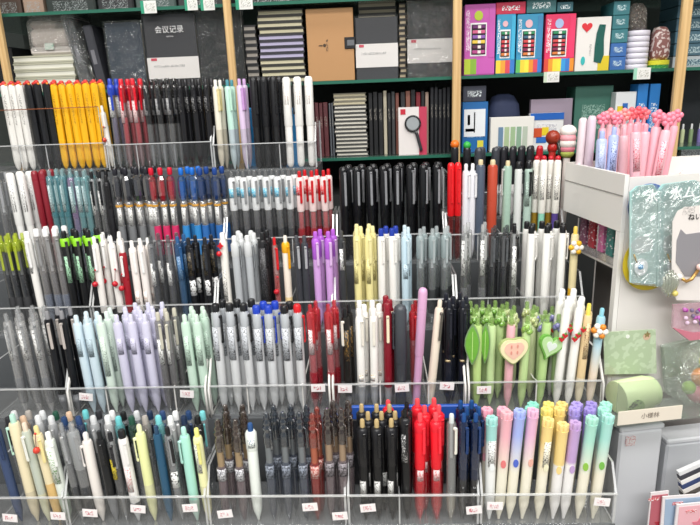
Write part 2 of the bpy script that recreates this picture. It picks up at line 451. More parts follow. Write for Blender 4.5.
def cluster(row, x0, x1, n, ytop, deep, name, desc, short, S, lean=0, near=None, dy=.0155, Yoff=0.0, base=None, gap=True, jit=1.0, y1=None):
    """n pens side by side whose tops stand at ytop, each with deep-1 more behind"""
    global PENS
    Y, zf = ROWS[row]; Y += Yoff
    if base is not None: zf = base
    elif row == 1: zf = r1base(x0)
    xm = (x0+x1)/2
    ztop = W(xm, ytop if y1 is None else (ytop+y1)/2, Y).z
    L = max(.105, min(.175, ztop - zf))
    proto = make_proto(name, S, L)
    used = False
    for i in range(n):
        px = x0 if n == 1 else x0 + (x1-x0)*i/(n-1)
        for d in range(deep):
            X = XZ(px, zf+L, Y)
            r_ = proto if not used else copy_tree(proto)
            used = True
            ln = math.radians(lean + random.uniform(-.5, .5)*jit*(1 if n*deep > 1 else .3))
            sp_ = abs(XZ(x1, zf+L, Y) - XZ(x0, zf+L, Y))/max(1, n-1)*.42 if n > 1 else .004
            sp_ = min(sp_, .0065)
            ex = random.uniform(-.0012, .0012)*jit if d else 0
            r_.location = (X - math.sin(ln)*L + ex + (sp_ if d % 2 else 0), Y + d*dy, zf + .0006 + abs(math.sin(ln))*.002)
            r_.rotation_euler = (random.uniform(-.012, .0)*jit, ln, random.uniform(-.35, .35))
            PENLOG.append(dict(o=r_, desc=desc, short=short, row=row, i=i, n=n, d=d, deep=deep, near=near, kind=name, xpx=px))
            PENS += 1
def pens_finish():
    """labels by look, row, and count from the neighbouring kind"""
    key = {}
    for row in sorted({p['row'] for p in PENLOG}):
        L_ = [p for p in PENLOG if p['row'] == row]
        order = []
        for p in L_:
            k = (p['desc'], p['short'], round(p['xpx'] - p['i'] * 0.0, 1)) if False else id(p)
        cl = []
        for p in L_:
            if not cl or cl[-1][0]['desc'] != p['desc'] or p['i'] == 0 and p['d'] == 0: cl.append([])
            cl[-1].append(p)
        cl.sort(key=lambda c: c[0]['xpx'])
        for a, c in enumerate(cl):
            for p in c:
                if p['near']: nb, rev = p['near'], False
                elif a > 0: nb, rev = cl[a-1][0]['short'], False
                elif len(cl) > 1: nb, rev = cl[a+1][0]['short'], True
                cnt = p['n']-1-p['i'] if rev else p['i']
                rn = ROWNAME[row] if isinstance(row, int) and row in ROWNAME else 'white bin'
                nw = lambda q: len(q.replace('-', ' ').split())
                t = f"{p['desc']}, {rn}"
                if p['n'] == 1: t += f", beside the {nb}"
                else: t += f", {ORD[cnt]} from the {nb}"
                if p['d'] > 0: t += f", {ORD[p['d']]} deep"
                if nw(t) > 16: t = t.replace(f", {rn}", '')
                if nw(t) > 16: t = t.replace(' deep', '').replace(', ' + ORD[p['d']], ', behind') if p['deep'] < 3 else t
                if nw(t) > 16: t = t.replace(' with ', ', ').replace(' and ', ' ')
                p['t'] = t
                p['o']['category'] = 'pen'
                p['o']['group'] = f"{p['short']} in the {rn}"
                p['o']['label'] = t
                key.setdefault(t, []).append(p)
    for t, ps in key.items():
        if len(ps) > 1: print('DUPLABEL', t, len(ps))
        if len(t.replace('-', ' ').split()) > 16: print('LONG', len(t.split()), t)
    print('PENS', PENS)
G = 'gel_pen'; B = 'ballpoint_pen'; M = 'marker_pen'
lab = ('#f0f0ee', '#3a3a3c')
def gel(ink, cap, **k):
    d = dict(clear=1, body='#e2e4e6', dens=.16, ink=ink, cap=cap, grip=None, clipc=cap); d.update(k); return d
C = cluster
# ---- top row
C(1, 3, 18, 3, 82, 2, 'capsule_pen', 'white flat pen with red topper', 'white flat pens', dict(st='square', body='#e9e7e2', top='#d43a34'))
C(1, 27, 45, 3, 81, 2, 'capsule_pen', 'black flat pen with red topper', 'black flat pens', dict(st='square', body='#1b1c20', top='#d43a34'))
C(1, 53, 93, 6, 81, 2, 'capsule_pen', 'yellow flat pen with red topper', 'yellow flat pens', dict(st='square', body='#f2b81c', top='#d43a34', ink='#7a4a10'))
C(1, 101, 101, 1, 108, 1, B, 'short white pen with red arrow mark', 'short white pen', dict(body='#e6e2da', cap='#e9e6e0', charm='ball', cz=.45, cc='#c8402c', r=.0048), lean=-3, near='yellow flat pens')
C(1, 109, 109, 1, 79, 3, G, 'blue-capped clear pen with white label', 'blue-capped pen', gel('#3b2a5a', '#2342b0', sleeve='#2a4cc0', sz=.82, sticker=lab, s0=.58, s1=.8, cw=.7))
C(1, 120, 132, 2, 79, 3, G, 'red-capped clear pen with white label', 'red-capped pens', gel('#a3122c', '#d8152a', sleeve='#d8152a', slclear=1, sz=.74, sticker=('#f6dede', '#a03040'), s0=.52, s1=.76, cw=.7, body='#e8b8bc'))
C(1, 144, 167, 3, 79, 3, G, 'smoky black gel pen with clear foot', 'smoky gel pens', gel('#111114', '#2a2a2e', sleeve='#1c1c20', slclear=1, sz=.5, sticker=('#b8b8ba', '#222222'), s0=.6, s1=.78, cw=.7, capclear=1))
C(1, 179, 205, 3, 79, 3, B, 'solid black gel pen with dark clip', 'solid black pens', dict(body='#1a1a1e', cap='#222226', cw=.7, sticker=('#26262a', '#aaaaaa'), s0=.62, s1=.8, rough=.2))
C(1, 215, 215, 1, 80, 2, B, 'cream click pen with yellow edge', 'cream click pen', dict(body='#e9e4d3', cap='#f1efe6', low='#cfc7b4', clipc='#e8d9a0'))
C(1, 227, 227, 1, 80, 2, B, 'mint click pen with teal button', 'mint pen', dict(body='#bfe3d6', cap='#4a8f9a', low='#b5c4c8', clipc='#bfe8d2'))
C(1, 239, 239, 1, 79, 2, B, 'lilac click pen with curved clip', 'lilac pen', dict(body='#dcc6e4', cap='#cda8d8', low='#c4b8cc', clipc='#cf9fdc'))
C(1, 253, 273, 3, 77, 2, M, 'thick matt black capped pen', 'matt black pens', dict(st='cap', body='#121316', cap='#18191d', r=.0062, rough=.45))
C(1, 286, 308, 3, 77, 1, M, 'white cylinder pen with black clip', 'white cylinder pens', dict(st='cap', body='#f1efeb', cap='#f3f2ee', clipc=BLK, r=.0066, ca=-2.9, sticker=('#f3f2ee', '#c97a6a'), s0=.7, s1=.9))
# top row, right-hand tray
C(1, 455, 455, 1, 146, 1, M, 'black pen with orange cap end', 'orange-ended pen', dict(st='cap', body='#1a1b1e', cap='#1d1e22', tp='#ee7420', tr=.0078, clip=False, r=.006), near='wooden post', base=CAM.z-.215)
C(1, 467, 467, 1, 147, 1, M, 'black pen with green cap end', 'green-ended pen', dict(st='cap', body='#1a1b1e', cap='#1d1e22', tp='#37b04a', tr=.0070, clip=False, r=.006), near='orange-ended pen', base=CAM.z-.215)
C(1, 479, 496, 2, 148, 2, M, 'slate pen with blunt dark cap', 'slate capped pens', dict(st='cap', body='#d9dadb', cap='#3a3d44', r=.0066, clip=False), base=CAM.z-.215)
C(1, 504, 530, 4, 147, 2, M, 'white pen with black flat cap', 'black-capped white pens', dict(st='cap', body='#e8e8e8', cap='#26272c', r=.0052, clip=False), base=CAM.z-.215)
C(1, 540, 540, 1, 146, 1, M, 'white pen with red flat cap', 'red-capped white pen', dict(st='cap', body='#e8e8e8', cap='#c31a28', r=.0052, clip=False), base=CAM.z-.215)
# ---- second row
C(2, -3, -3, 1, 174, 2, G, 'grey clear pen at the tray end', 'grey clear pen', gel('#2c2c30', '#9a9ca0'))
C(2, 9, 20, 2, 173, 2, M, 'white capped pen with black lettering', 'white capped pens', dict(st='cap', body='#e9e9e7', cap='#efefed', clip=False, sticker=('#efefed', '#303034'), s0=.6, s1=.9, r=.006), lean=-1)
C(2, 34, 41, 2, 171, 2, M, 'maroon capped pen with flat end', 'maroon pens', dict(st='cap', body='#8c1f2c', cap='#8a2230', clip=False, r=.0052), lean=-1)
tealS = gel('#1d5a66', '#a8c8cc', body='#7fb4bc', dens=.45, sleeve='#69a9b4', slclear=1, sz=.52, sticker=('#cfe2e4', '#2a5a62'), s0=.58, s1=.85, grip='#5a8a96', gripclear=1, capclear=1, clipclear=1)
C(2, 48, 61, 3, 170, 2, G, 'teal clear gel pen with white writing', 'teal pens', tealS)
C(2, 69, 69, 1, 172, 2, G, 'lilac clear gel pen', 'lilac clear pen', dict(tealS, body='#b09cc0', sleeve='#a894ba', grip='#6a7a86'))
C(2, 76, 83, 2, 171, 2, G, 'pale aqua clear gel pen', 'aqua pens', dict(tealS, body='#9cc8cc', sleeve='#8fc2c8'))
C(2, 90, 98, 2, 172, 2, G, 'clear gel pen with black button', 'black-button pens', gel('#1b1b1e', BLK, sticker=lab, grip='#4a4c50', gripclear=1))
C(2, 105, 105, 1, 176, 1, B, 'plain black pen', 'plain black pen', dict(body='#222226', cap='#1a1a1c'))
cr = lambda cap, grip, head='#d8dade', **k: dict(st='crystal', cap=cap, grip=grip, head=head, **k)
C(2, 114, 145, 4, 168, 2, G, 'crystal-headed pen with black knob and grey grip', 'black-knob crystal pens', cr('#26262e', '#77797c', '#5c5e68'))
C(2, 150, 169, 3, 168, 1, G, 'crystal-headed pen with red knob and pink grip', 'red-knob crystal pens', cr('#cf1834', '#cf2c63', '#c83a48'))
C(2, 180, 191, 2, 168, 2, G, 'crystal-headed pen with bright blue knob', 'bright blue crystal pens', cr('#1f6fd0', '#2f86c8', '#3a80c8'))
C(2, 199, 214, 2, 168, 2, G, 'crystal-headed pen with navy knob', 'navy crystal pens', cr('#1f4690', '#2b68ae', '#3c5c90'))
C(2, 231, 288, 6, 171, 2, G, 'clear gel pen in white and blue wrapper', 'blue-wrapper pens', gel('#28282c', '#8c8e90', sleeve='#dfe1e2', sz=.58, sticker=('#5fb8d8', '#e8f4f8'), s0=.72, s1=.82, sa=.9, grip='#56585c', gripclear=1, capclear=1))
C(2, 299, 323, 3, 171, 2, G, 'red clear gel pen in pale wrapper', 'red-wrapper pens', gel('#b01020', '#c4161f', sleeve='#f0d8d6', sz=.56, sticker=('#d8323a', '#f4e4e4'), s0=.74, s1=.84, sa=.9, grip='#b8303c', gripclear=1))
C(2, 343, 437, 8, 166, 2, M, 'slim black pen with silver clip edge', 'slim black pens', dict(st='cap', body='#101114', cap='#15161a', clipc='#8a8c90', r=.0062, rough=.3), dy=.03)
C(2, 451, 458, 2, 163, 1, M, 'bright red clear capped pen', 'red capped pens', dict(st='cap', clear=1, dens=.6, body='#7a1d1c', cap='#e01a22', capclear=0, r=.005), Yoff=-.012)
C(2, 466, 473, 2, 164, 1, B, 'frosted white pen with long clip', 'frosted white pens', dict(body='#dcdce2', cap='#ededf0', r=.0055), Yoff=-.012)
C(2, 481, 481, 1, 160, 1, B, 'slate blue pen with cream button', 'slate blue pen', dict(body='#4a5566', cap='#d8c8a0', clip=False, r=.0072, ch=.008), Yoff=-.012)
C(2, 493, 493, 1, 160, 1, B, 'rust red pen with cream button', 'rust red pen', dict(body='#b5452e', cap='#d8c8a0', clip=False, r=.0078, ch=.008), Yoff=-.012)
C(2, 508, 508, 1, 161, 1, B, 'sage green pen with cream button', 'sage green pen', dict(body='#9db8a8', cap='#d8c8a0', r=.0066, ch=.008, clipc='#c4c8c4', ca=-2.6), Yoff=-.012)
C(2, 519, 519, 1, 162, 1, B, 'pale grey pen with black button', 'pale grey pen', dict(body='#cfd1cf', cap=BLK, r=.006, cw=.8, clipc='#22252a', ca=-.2), Yoff=-.012)
C(2, 529, 529, 1, 162, 2, B, 'mint grey pen with black button', 'mint grey pen', dict(body='#a9bfb4', cap=BLK, r=.006, cw=.8, sticker=('#a9bfb4', '#555555')), Yoff=-.012)
for px, lo, nm in ((537, '#9a7a28', 'olive'), (544, '#8fd0b8', 'mint'), (551, '#9a7a28', 'dark olive'), (558, '#5a4690', 'violet')):
    C(2, px, px, 1, 160, 1, M, f'white pen with {nm} lower half', f'{nm} half pen', dict(st='cap', body=lo, cap='#efece4', tp='#c81f30', clip=False, r=.0052, sticker=('#efece4', '#55555c'), s0=.6, s1=.85), Yoff=-.012+(.012 if px in (537, 551) else 0))
# ---- third row
C(3, -2, 13, 3, 236, 2, G, 'black clear pen with lime head', 'lime-headed pens', gel('#16161a', '#d8e83a', body='#55585c', dens=.4, sleeve='#c6dc2a', slclear=1, sz=.84, grip='#2c2d30', clipclear=1, capclear=1), lean=-1.5)
C(3, 25, 25, 1, 232, 1, B, 'white pen with small orange label', 'orange-label pen', dict(body='#eceae6', cap='#ecebe9', cw=.8, sticker=('#efeeea', '#4a4a4a'), s0=.6, s1=.85), lean=-2)
C(3, 35, 54, 3, 229, 2, G, 'clear pen with white rounded button', 'white-button clear pens', gel('#4a4c54', '#efefef', body='#c8c4c2', dens=.3, cw=.75, clipc='#8f8f90', grip='#8c94a6', gripclear=1), lean=-1)
C(3, 63, 87, 3, 231, 2, G, 'black pen with lime green collar', 'lime-collar pens', dict(body='#17181a', cap=BLK, cw=.7, collar='#8fd82a', clipc='#3a3d3a', sticker=('#a8d8b4', '#333a33'), s0=.5, s1=.76), near='white-button clear pens')
C(3, 93, 110, 2, 237, 3, B, 'white click pen with hanging red bead', 'red-bead pens', dict(body='#efebe6', cap='#f3f2f0', charm='ball', cz=.52, low='#4a4a4e', lowz=.2))
C(3, 121, 121, 1, 246, 1, B, 'dark red click pen with red bead', 'dark red pen', dict(body='#9a1826', cap='#efece8', charm='ball', cz=.52, low='#3a3a3e', lowz=.2))
C(3, 131, 140, 2, 241, 2, B, 'white click pen with faint pattern', 'patterned white pens', dict(body='#f0e9e4', cap='#f3f2f0', low='#4a4a4e', lowz=.2, sticker=('#f0e9e4', '#caa898'), s0=.3, s1=.45))
C(3, 150, 167, 2, 236, 2, G, 'dark clear gel pen with white label', 'dark clear pens', gel('#202126', '#6a6c70', body='#8e9094', dens=.35, sticker=lab, s0=.48, s1=.72, capclear=1))
C(3, 177, 177, 1, 237, 2, G, 'navy clear gel pen', 'navy clear pen', gel('#1f3a5c', '#2b5a8c', body='#4f769c', dens=.5, sleeve='#2f5f92', slclear=1, sz=.55, sticker=('#3f6c9a', '#a8c4dc')))
C(3, 188, 204, 2, 238, 2, G, 'black pen with white picture print', 'picture-print pens', dict(body='#131418', cap='#202228', art='#e8e8e8', clipc='#2c2f35', sticker=('#16171a', '#8a7a5a'), s0=.6, s1=.85))
C(3, 222, 222, 1, 233, 1, B, 'cream pen with red bow and bead', 'bow pen', dict(body='#ece9e2', cap='#f0efec', charm='cherry', cw=.7, clip=False, sticker=('#ece9e2', '#3a3a3a'), s0=.3, s1=.62))
C(3, 234, 247, 2, 236, 3, B, 'pale grey pen with rounded white head', 'grey rounded pens', dict(body='#b4b8bc', cap='#dfe2e2', sleeve='#d0d3d4', sz=.78, cw=.7, clipc='#8c9094', ca=-.3))
C(3, 262, 262, 1, 233, 2, B, 'thick black textured pen', 'thick textured pen', dict(body='#1b1b1e', cap=BLK, r=.0075, sticker=('#1b1b1e', '#6a6a6e'), s0=.3, s1=.85, sa=.9))
C(3, 274, 274, 1, 238, 1, G, 'red and clear pen with round badge', 'red badge pen', gel('#b8141f', '#d01f26', body='#d89a98', dens=.4, charm='ball', cz=.42, r=.0045))
C(3, 285, 285, 1, 236, 1, B, 'white pen with golden yellow head', 'golden-headed pen', dict(body='#efe4d6', cap='#efe9dc', sleeve='#f0b020', sz=.82, clipc='#e8a418', low='#e8cf9a', lowz=.34))
C(3, 296, 304, 2, 236, 1, B, 'charcoal pen with silver clip', 'charcoal pens', dict(body='#3a3c42', cap='#4a4c52', clipc='#a8aaae', r=.0055))
C(3, 315, 328, 2, 232, 2, B, 'violet click pen with long clip', 'violet pens', dict(body='#cfa0dc', cap='#b45fd0', sleeve='#b060d0', sz=.72, clipc='#dab8e4', cw=.6))
C(3, 341, 341, 1, 231, 1, B, 'dark pen with small white label', 'dark labelled pen', dict(body='#37393c', cap='#4a4a4a', sticker=lab, s0=.6, s1=.82))
C(3, 356, 368, 2, 229, 3, B, 'pale yellow click pen', 'pale yellow pens', dict(body='#ece2a0', cap='#efe6a8', sticker=('#ece2a0', '#a89a5a'), s0=.45, s1=.7, cw=.6))
C(3, 381, 392, 2, 229, 2, B, 'white click pen with navy button', 'navy-button pens', dict(body='#efede8', cap='#1f3aa0', clipc='#efede8', cw=.7), )
C(3, 405, 405, 1, 230, 3, B, 'pale blue click pen', 'pale blue pens', dict(body='#c0d8e4', cap='#cfe2ea', sticker=('#c0d8e4', '#6a7a84'), s0=.5, s1=.65))
C(3, 420, 445, 3, 229, 2, G, 'ice-clear gel pen with black refill', 'ice-clear pens', gel('#16171a', '#dfe8ea', body='#dbe4e6', dens=.22, sleeve='#c8dadc', slclear=1, sz=.7, grip='#2c3032', capclear=1, clipclear=1))
C(3, 465, 483, 2, 225, 2, G, 'clear gel pen with tall white label', 'tall-label pens', gel('#303236', '#e2e4e4', body='#d0d2d2', sticker=lab, s0=.5, s1=.85, capclear=1, clipclear=1, grip='#8a8c90', gripclear=1))
C(3, 493, 505, 2, 228, 2, G, 'smoky dark gel pen with grey clip', 'smoky dark pens', gel('#101114', '#55585c', body='#4a4c50', dens=.5, capclear=1))
C(3, 515, 515, 1, 226, 2, G, 'clear gel pen with narrow label', 'narrow-label pen', gel('#303236', BLK, body='#d4d6d6', sticker=lab, s0=.4, s1=.8, clipclear=1))
C(3, 532, 563, 3, 226, 3, B, 'white click pen with black button', 'black-button white pens', dict(body='#efeeea', cap=BLK, clipc='#e8e6e2', cw=.75, ca=-.3))
C(3, 576, 576, 1, 227, 1, B, 'yellow glitter pen with blossom charm', 'blossom pen', dict(body='#e6d7a8', cap='#f0d060', low='#e8b41c', lowz=.36, charm='blossom', clip=False))
# ---- fourth row
C(4, 5, 32, 3, 314, 3, G, 'clear gel pen with grey print and black refill', 'grey-print clear pens', gel('#1c1d20', '#c0c2c4', body='#f0f0f0', dens=.34, sa=.85, sticker=('#f0f0ee', '#4a4a4c'), s0=.56, s1=.85, capclear=1, clipclear=1, grip='#9c9ea2', gripclear=1), lean=-1.2)
C(4, 46, 60, 2, 312, 2, G, 'glossy black gel pen with pearl clip', 'glossy black pens', dict(body='#141519', cap='#8c8c90', clipc='#bcb4ae', low='#6c6e72', lowz=.12, rough=.15), lean=-1)
C(4, 75, 86, 2, 316, 2, B, 'light blue click pen', 'light blue pens', dict(body='#c8dae4', cap='#d2e2ea', sticker=('#a9bcc6', '#5a6a74'), s0=.6, s1=.78, clip=False, r=.0062), lean=-2)
C(4, 99, 99, 1, 316, 3, B, 'pale mint click pen', 'pale mint pens', dict(body='#d0e0d4', cap='#dcebe2', sticker=('#d0e0d4', '#6c7c70'), s0=.4, s1=.8, clip=False, r=.0062), lean=-2)
C(4, 116, 144, 3, 315, 4, B, 'lavender click pen', 'lavender pens', dict(body='#cbc9de', cap='#d6d5e8', sticker=('#cbc9de', '#6a6684'), s0=.62, s1=.78, clip=False, r=.0062), lean=-1)
C(4, 157, 166, 2, 313, 2, G, 'clear grey gel pen with side label', 'side-label pens', gel('#48484e', '#c8c4b4', body='#a4a2a2', dens=.4, sticker=lab, s0=.5, s1=.75))
C(4, 184, 196, 2, 315, 3, B, 'mint green click pen with price tag below', 'mint green pens', dict(body='#c4dccc', cap='#d4e8da', sticker=('#c4dccc', '#5a6a5e'), s0=.5, s1=.8, clip=False, r=.0062), lean=-1)
pk = lambda cap, ink: gel(ink, cap, body='#f0f2f4', dens=1.0, sleeve='#dfe4ea', slclear=1, sz=.8, cw=.85, clipc=cap, ca=-.35, sticker=('#c8ccd2', '#4a4c50'), s0=.5, s1=.8, sa=.85, r=.0062)
C(4, 215, 243, 3, 304, 2, B, 'frosted silver pen with black side clip', 'black-clip silver pens', pk('#1a1b1e', '#b4b7bc'))
C(4, 256, 268, 2, 306, 2, B, 'frosted silver pen with blue clip', 'blue-clip silver pens', pk('#2343b8', '#a4aec8'), jit=.3)
C(4, 284, 284, 1, 306, 2, B, 'single frosted pen with black clip', 'single black-clip pen', pk('#1a1b1e', '#b4b7bc'))
C(4, 297, 297, 1, 305, 1, B, 'frosted pen with red button and clip', 'red-button pen', pk('#cf1f26', '#b89a9c'))
C(4, 310, 328, 2, 305, 2, G, 'red clear gel pen with white label', 'red clear pens', gel('#8c1226', '#e83040', body='#e8a0a4', dens=.35, sleeve='#e02636', slclear=1, sz=.72, sticker=('#f0e0e0', '#8a3038'), s0=.55, s1=.78, capclear=1, grip='#b81f34', gripclear=1, clipclear=1))
C(4, 345, 345, 1, 309, 2, B, 'black and gold pen with cream clip', 'black gold pen', dict(body='#1a1816', cap=BLK, clipc='#ece6da', ca=-2.4, low='#8c8c8e', lowz=.2, sticker=('#1a1816', '#b08a4a'), s0=.5, s1=.8, ch=.012))
C(4, 359, 373, 2, 309, 3, B, 'white click pen with cream clip', 'white cream-clip pens', dict(body='#efede8', cap='#f3f1ec', clipc='#e9e4d8', low='#a4a6a8', lowz=.24, sticker=('#efede8', '#b09060'), s0=.3, s1=.36, cw=.7))
C(4, 387, 387, 1, 304, 3, B, 'maroon pen with cream clip', 'maroon cream-clip pens', dict(body='#7c1424', cap='#8c1a2a', clipc='#efe2c4', low='#98989a', lowz=.22, cw=.75))
C(4, 400, 400, 1, 306, 1, M, 'thick charcoal capped pen', 'thick charcoal pen', dict(st='cap', body='#3c4045', cap='#43474d', r=.0078, ca=-2.6, rough=.4))
C(4, 413, 413, 1, 305, 2, G, 'red tinted gel pen behind the tall pink pen', 'red tinted pen', gel('#7a1020', '#e03a44', body='#c8666c', dens=.5, sleeve='#e02636', slclear=1, sz=.66, capclear=1, r=.005), Yoff=.012)
C(4, 423, 423, 1, 284, 1, M, 'tall pink lilac pen leaning sideways', 'tall pink pen', dict(st='cap', body='#cf9fc4', cap='#d8a8cc', clip=False, r=.0056), lean=3.5, Yoff=-.003)
C(4, 440, 440, 1, 300, 1, B, 'cream pen with wire clip leaning sideways', 'cream leaning pen', dict(body='#e8dccb', cap='#eadfce', clipc='#5a5650', ca=-1.0, r=.0058), lean=5)
C(4, 449, 463, 2, 301, 3, B, 'navy black pen with gold ring', 'navy black pens', dict(body='#14161f', cap='#1c1f2a', clipc='#20222c', sleeve='#10121a', sz=.5, low='#191c28', lowz=.44, cw=.6, sticker=('#c9b48a', '#14161f'), s0=.44, s1=.46), Yoff=.006)
gb = lambda ch, body='#b7d486', **k: dict(body=body, cap='#a8cc74', charm=ch, clip=False, r=.0058, capclear=1, **k)
C(4, 478, 478, 1, 318, 1, B, 'pale green pen with big leaf charm', 'leaf charm pen', gb('leaf'), )
C(4, 492, 492, 1, 318, 1, B, 'light green pen with narrow leaf charm', 'narrow leaf pen', gb('leaf', '#c2dca0', cs=.62), Yoff=.008)
C(4, 512, 512, 1, 318, 1, B, 'pink pen with fruit slice charm', 'fruit slice pen', gb('slice', '#e6b0b8'), lean=1)
C(4, 528, 528, 1, 316, 1, B, 'green pen with frilly lime topper', 'frilly lime pen', gb('frill', '#bcd696', cc='#a4d65a'), lean=2)
C(4, 549, 549, 1, 316, 1, B, 'green pen with heart leaf charm', 'heart charm pen', gb('heart', '#b2d08c'), lean=3)
C(4, 474, 500, 3, 309, 3, B, 'pale green pen with frilled green cap', 'frilled green pens', gb('frill', '#bcd696', cc='#86bf4e'), Yoff=.026, near='navy pens')
C(4, 512, 533, 2, 310, 3, B, 'cream green pen with pale frilled cap', 'pale frilled pens', gb('frill', '#d4deb0', cc='#d2dc98'), Yoff=.026, near='frilled green pens')
C(4, 543, 559, 2, 315, 3, B, 'green pen with violet frilled cap', 'violet frilled pens', gb('frill', '#b2cc94', cc='#a09ce0'), Yoff=.015)
C(4, 568, 581, 2, 301, 4, B, 'white pen with red berry prints', 'berry print pens', dict(body='#efeee8', cap='#f1f1ef', charm='berries', clip=False, cw=.75), lean=3)
C(4, 590, 590, 1, 308, 2, B, 'beige pen with yellow button', 'yellow-button pen', dict(body='#e2c89a', cap='#f0d860', low='#e8dcc0', lowz=.3, clip=False, sticker=('#e2c89a', '#8a5a3a'), s0=.5, s1=.85), lean=3)
C(4, 602, 602, 1, 308, 1, B, 'pale blue-topped pen with blossom charm', 'blue-topped pen', dict(mat=grad('#ecdcc8', '#a4cfe0', .05, .1), body='#ecdcc8', cap='#8fcfe0', charm='blossom', cc='#e08a2a', clip=False), lean=3)
# ---- bottom row, mixed tray (leaning)
mix = [
 (-6, 422, M, 'dark blue pen at tray end', 'dark blue pen', dict(body='#3a4a6c', cap='#2a3a5c')),
 (10, 416, B, 'cream pen with mint button', 'cream mint-button pen', dict(body='#e2d6b4', cap='#b4dccc', low='#cfc4a8', lowz=.3, r=.0068, ca=-2.2)),
 (24, 423, B, 'pale grey-green pen with white flag clip', 'flag-clip pen', dict(body='#b9c1b4', cap='#ead8c4', clipc='#eef0e8', low='#c8c8ac', lowz=.3, ca=-1.9)),
 (36, 426, B, 'cream yellow pen with red seal', 'red seal pen', dict(body='#e6d8b2', cap='#ecdc9c', low='#dcb878', lowz=.42, charm='ball', cz=.8, cc='#d04030', r=.006)),
 (48, 432, G, 'clear pen with green leaf pattern', 'leaf pattern pen', dict(body='#dfe6dc', cap='#f1f3f0', sticker=('#e8ece4', '#4c8f34'), s0=.46, s1=.86, sa=.9, low='#b4c4b4', lowz=.3, r=.0066)),
 (60, 424, G, 'transparent smoky pen', 'transparent smoky pen', gel('#232428', '#c8cacc', body='#ccced0', dens=.3, grip='#4c4e52', gripclear=1, capclear=1, clipclear=1)),
 (71, 423, G, 'transparent thick pen with round stud', 'thick transparent pen', gel('#232428', '#c8cacc', body='#c8cacc', dens=.34, sleeve='#c8ccce', slclear=1, sz=.55, grip='#3f4145', gripclear=1, capclear=1, r=.0068, clipclear=1)),
 (84, 434, B, 'white ribbed click pen', 'white ribbed pen', dict(body='#e6e0da', cap='#ece8e4', r=.0064, ca=-2.3)),
 (98, 432, B, 'black click pen with broad clip', 'broad-clip black pen', dict(body='#1a1b1d', cap='#1f2022', r=.006, low='#7a7c80', lowz=.3)),
 (109, 433, G, 'clear pen with yellow striped label', 'yellow striped pen', gel('#26262a', '#222226', sticker=('#d8c43a', '#222222'), s0=.5, s1=.72, body='#bcbec0')),
 (121, 430, B, 'white pen with red dot and black button', 'red dot pen', dict(body='#eceae8', cap='#1c1c1f', clipc='#eceae8', sticker=('#eceae8', '#c02030'), s0=.35, s1=.62, low='#c8cacc', lowz=.22, cw=.75, r=.0062)),
 (138, 426, B, 'lime cream pen', 'lime cream pen', dict(body='#e4e8a8', cap='#eef0c0', low='#d6d6a8', lowz=.4, r=.0062, ca=-2.3)),
 (155, 427, B, 'deep teal pen with dark clip', 'deep teal pen', dict(body='#2a5470', cap='#2c4a66', clipc='#1c2228', ca=-2.4)),
 (167, 427, G, 'clear pen with black swirl print', 'swirl print pen', gel('#5a5c60', '#1f1f22', art='#e8e8e6', body='#c0c2c4', dens=.35)),
 (183, 428, B, 'mint turquoise pen', 'turquoise pen', dict(body='#a8dccc', cap='#b4e4d8', low='#bcd6cc', lowz=.25, r=.0064, ca=-2.3)),
 (196, 429, B, 'pale lemon pen with grey label', 'pale lemon pen', dict(body='#ecebb4', cap='#f2f08c', clipc='#e8e48c', sticker=('#e4e4d4', '#777777'), s0=.55, s1=.85, low='#d8d4a4', lowz=.4, r=.0058)),
]
for px, yt, nm, ds, sh, S in mix:
    C(5, px, px, 1, yt, 1, nm, ds, sh, S, lean=-3.2*(1-px/400))
back = [(8, '#2c2c30', 'black'), (22, '#d8b89c', 'peach'), (36, '#dcdee0', 'frosted'), (50, '#d4d6d8', 'clear'), (64, '#26406a', 'navy'), (78, '#2c4470', 'dark blue'),
        (92, '#cfd1d3', 'glassy'), (106, '#e8e8e8', 'white'), (118, '#6cc4c8', 'turquoise'), (131, '#245040', 'bottle green'), (144, '#a8a29c', 'taupe'), (157, '#7accd0', 'aqua'),
        (170, '#f0f0f0', 'bright white'), (183, '#20304c', 'midnight blue'), (197, '#191a1c', 'jet black')]
for j, (px, c_, nm) in enumerate(back):
    C(5, px, px, 1, 417, 1, G, f'smoky click pen with {nm} button', f'{nm}-button pen', gel('#2c2d31', c_, body='#c4c8cc', dens=.42, sleeve=c_, slclear=1, sz=.74, cw=.7, clipclear=1), lean=-3*(1-px/400), Yoff=.018, near='front mixed pens')
    C(5, px+5, px+5, 1, 412, 1, G, f'half-hidden click pen with {back[(j*7+3) % 15][2]} button', f'hidden {nm} pen', gel('#1f2024', back[(j*7+3) % 15][1], body='#b0b4b8', dens=.45, cw=.7), lean=-3*(1-px/400), Yoff=.036, near=f'{nm}-button pen')
# ornate tray
orn = lambda cap, body, col, **k: dict(st='ornate', cap=cap, body=body, collar=col, **k)
C(5, 217, 235, 2, 420, 3, G, 'smoky brown ringed pen with tan collar', 'brown ringed pens', orn('#4a382c', '#8a7a80', '#ad9676', lab='#d0d0d4', labink='#6a6a70'), dy=.018)
C(5, 250, 250, 1, 424, 1, B, 'white pen with blue button and blue leaf print', 'blue-button white pen', dict(body='#e6ece6', cap='#2f5488', clip=False, sleeve='#eaf0ea', sz=.74, sticker=('#eaf0ea', '#33577c'), s0=.78, s1=.86, r=.0066))
C(5, 266, 299, 3, 413, 2, G, 'smoky navy ringed pen with steel collar', 'navy ringed pens', orn('#2e3a48', '#5c6474', '#7f8488', lab='#8c94a2', labink='#3c404a'), dy=.018)
C(5, 312, 312, 1, 414, 2, G, 'red amber ringed pen', 'red ringed pens', orn('#a83e2c', '#a8403c', '#b86a52', lab='#b05a54', labink='#e0c0b8'))
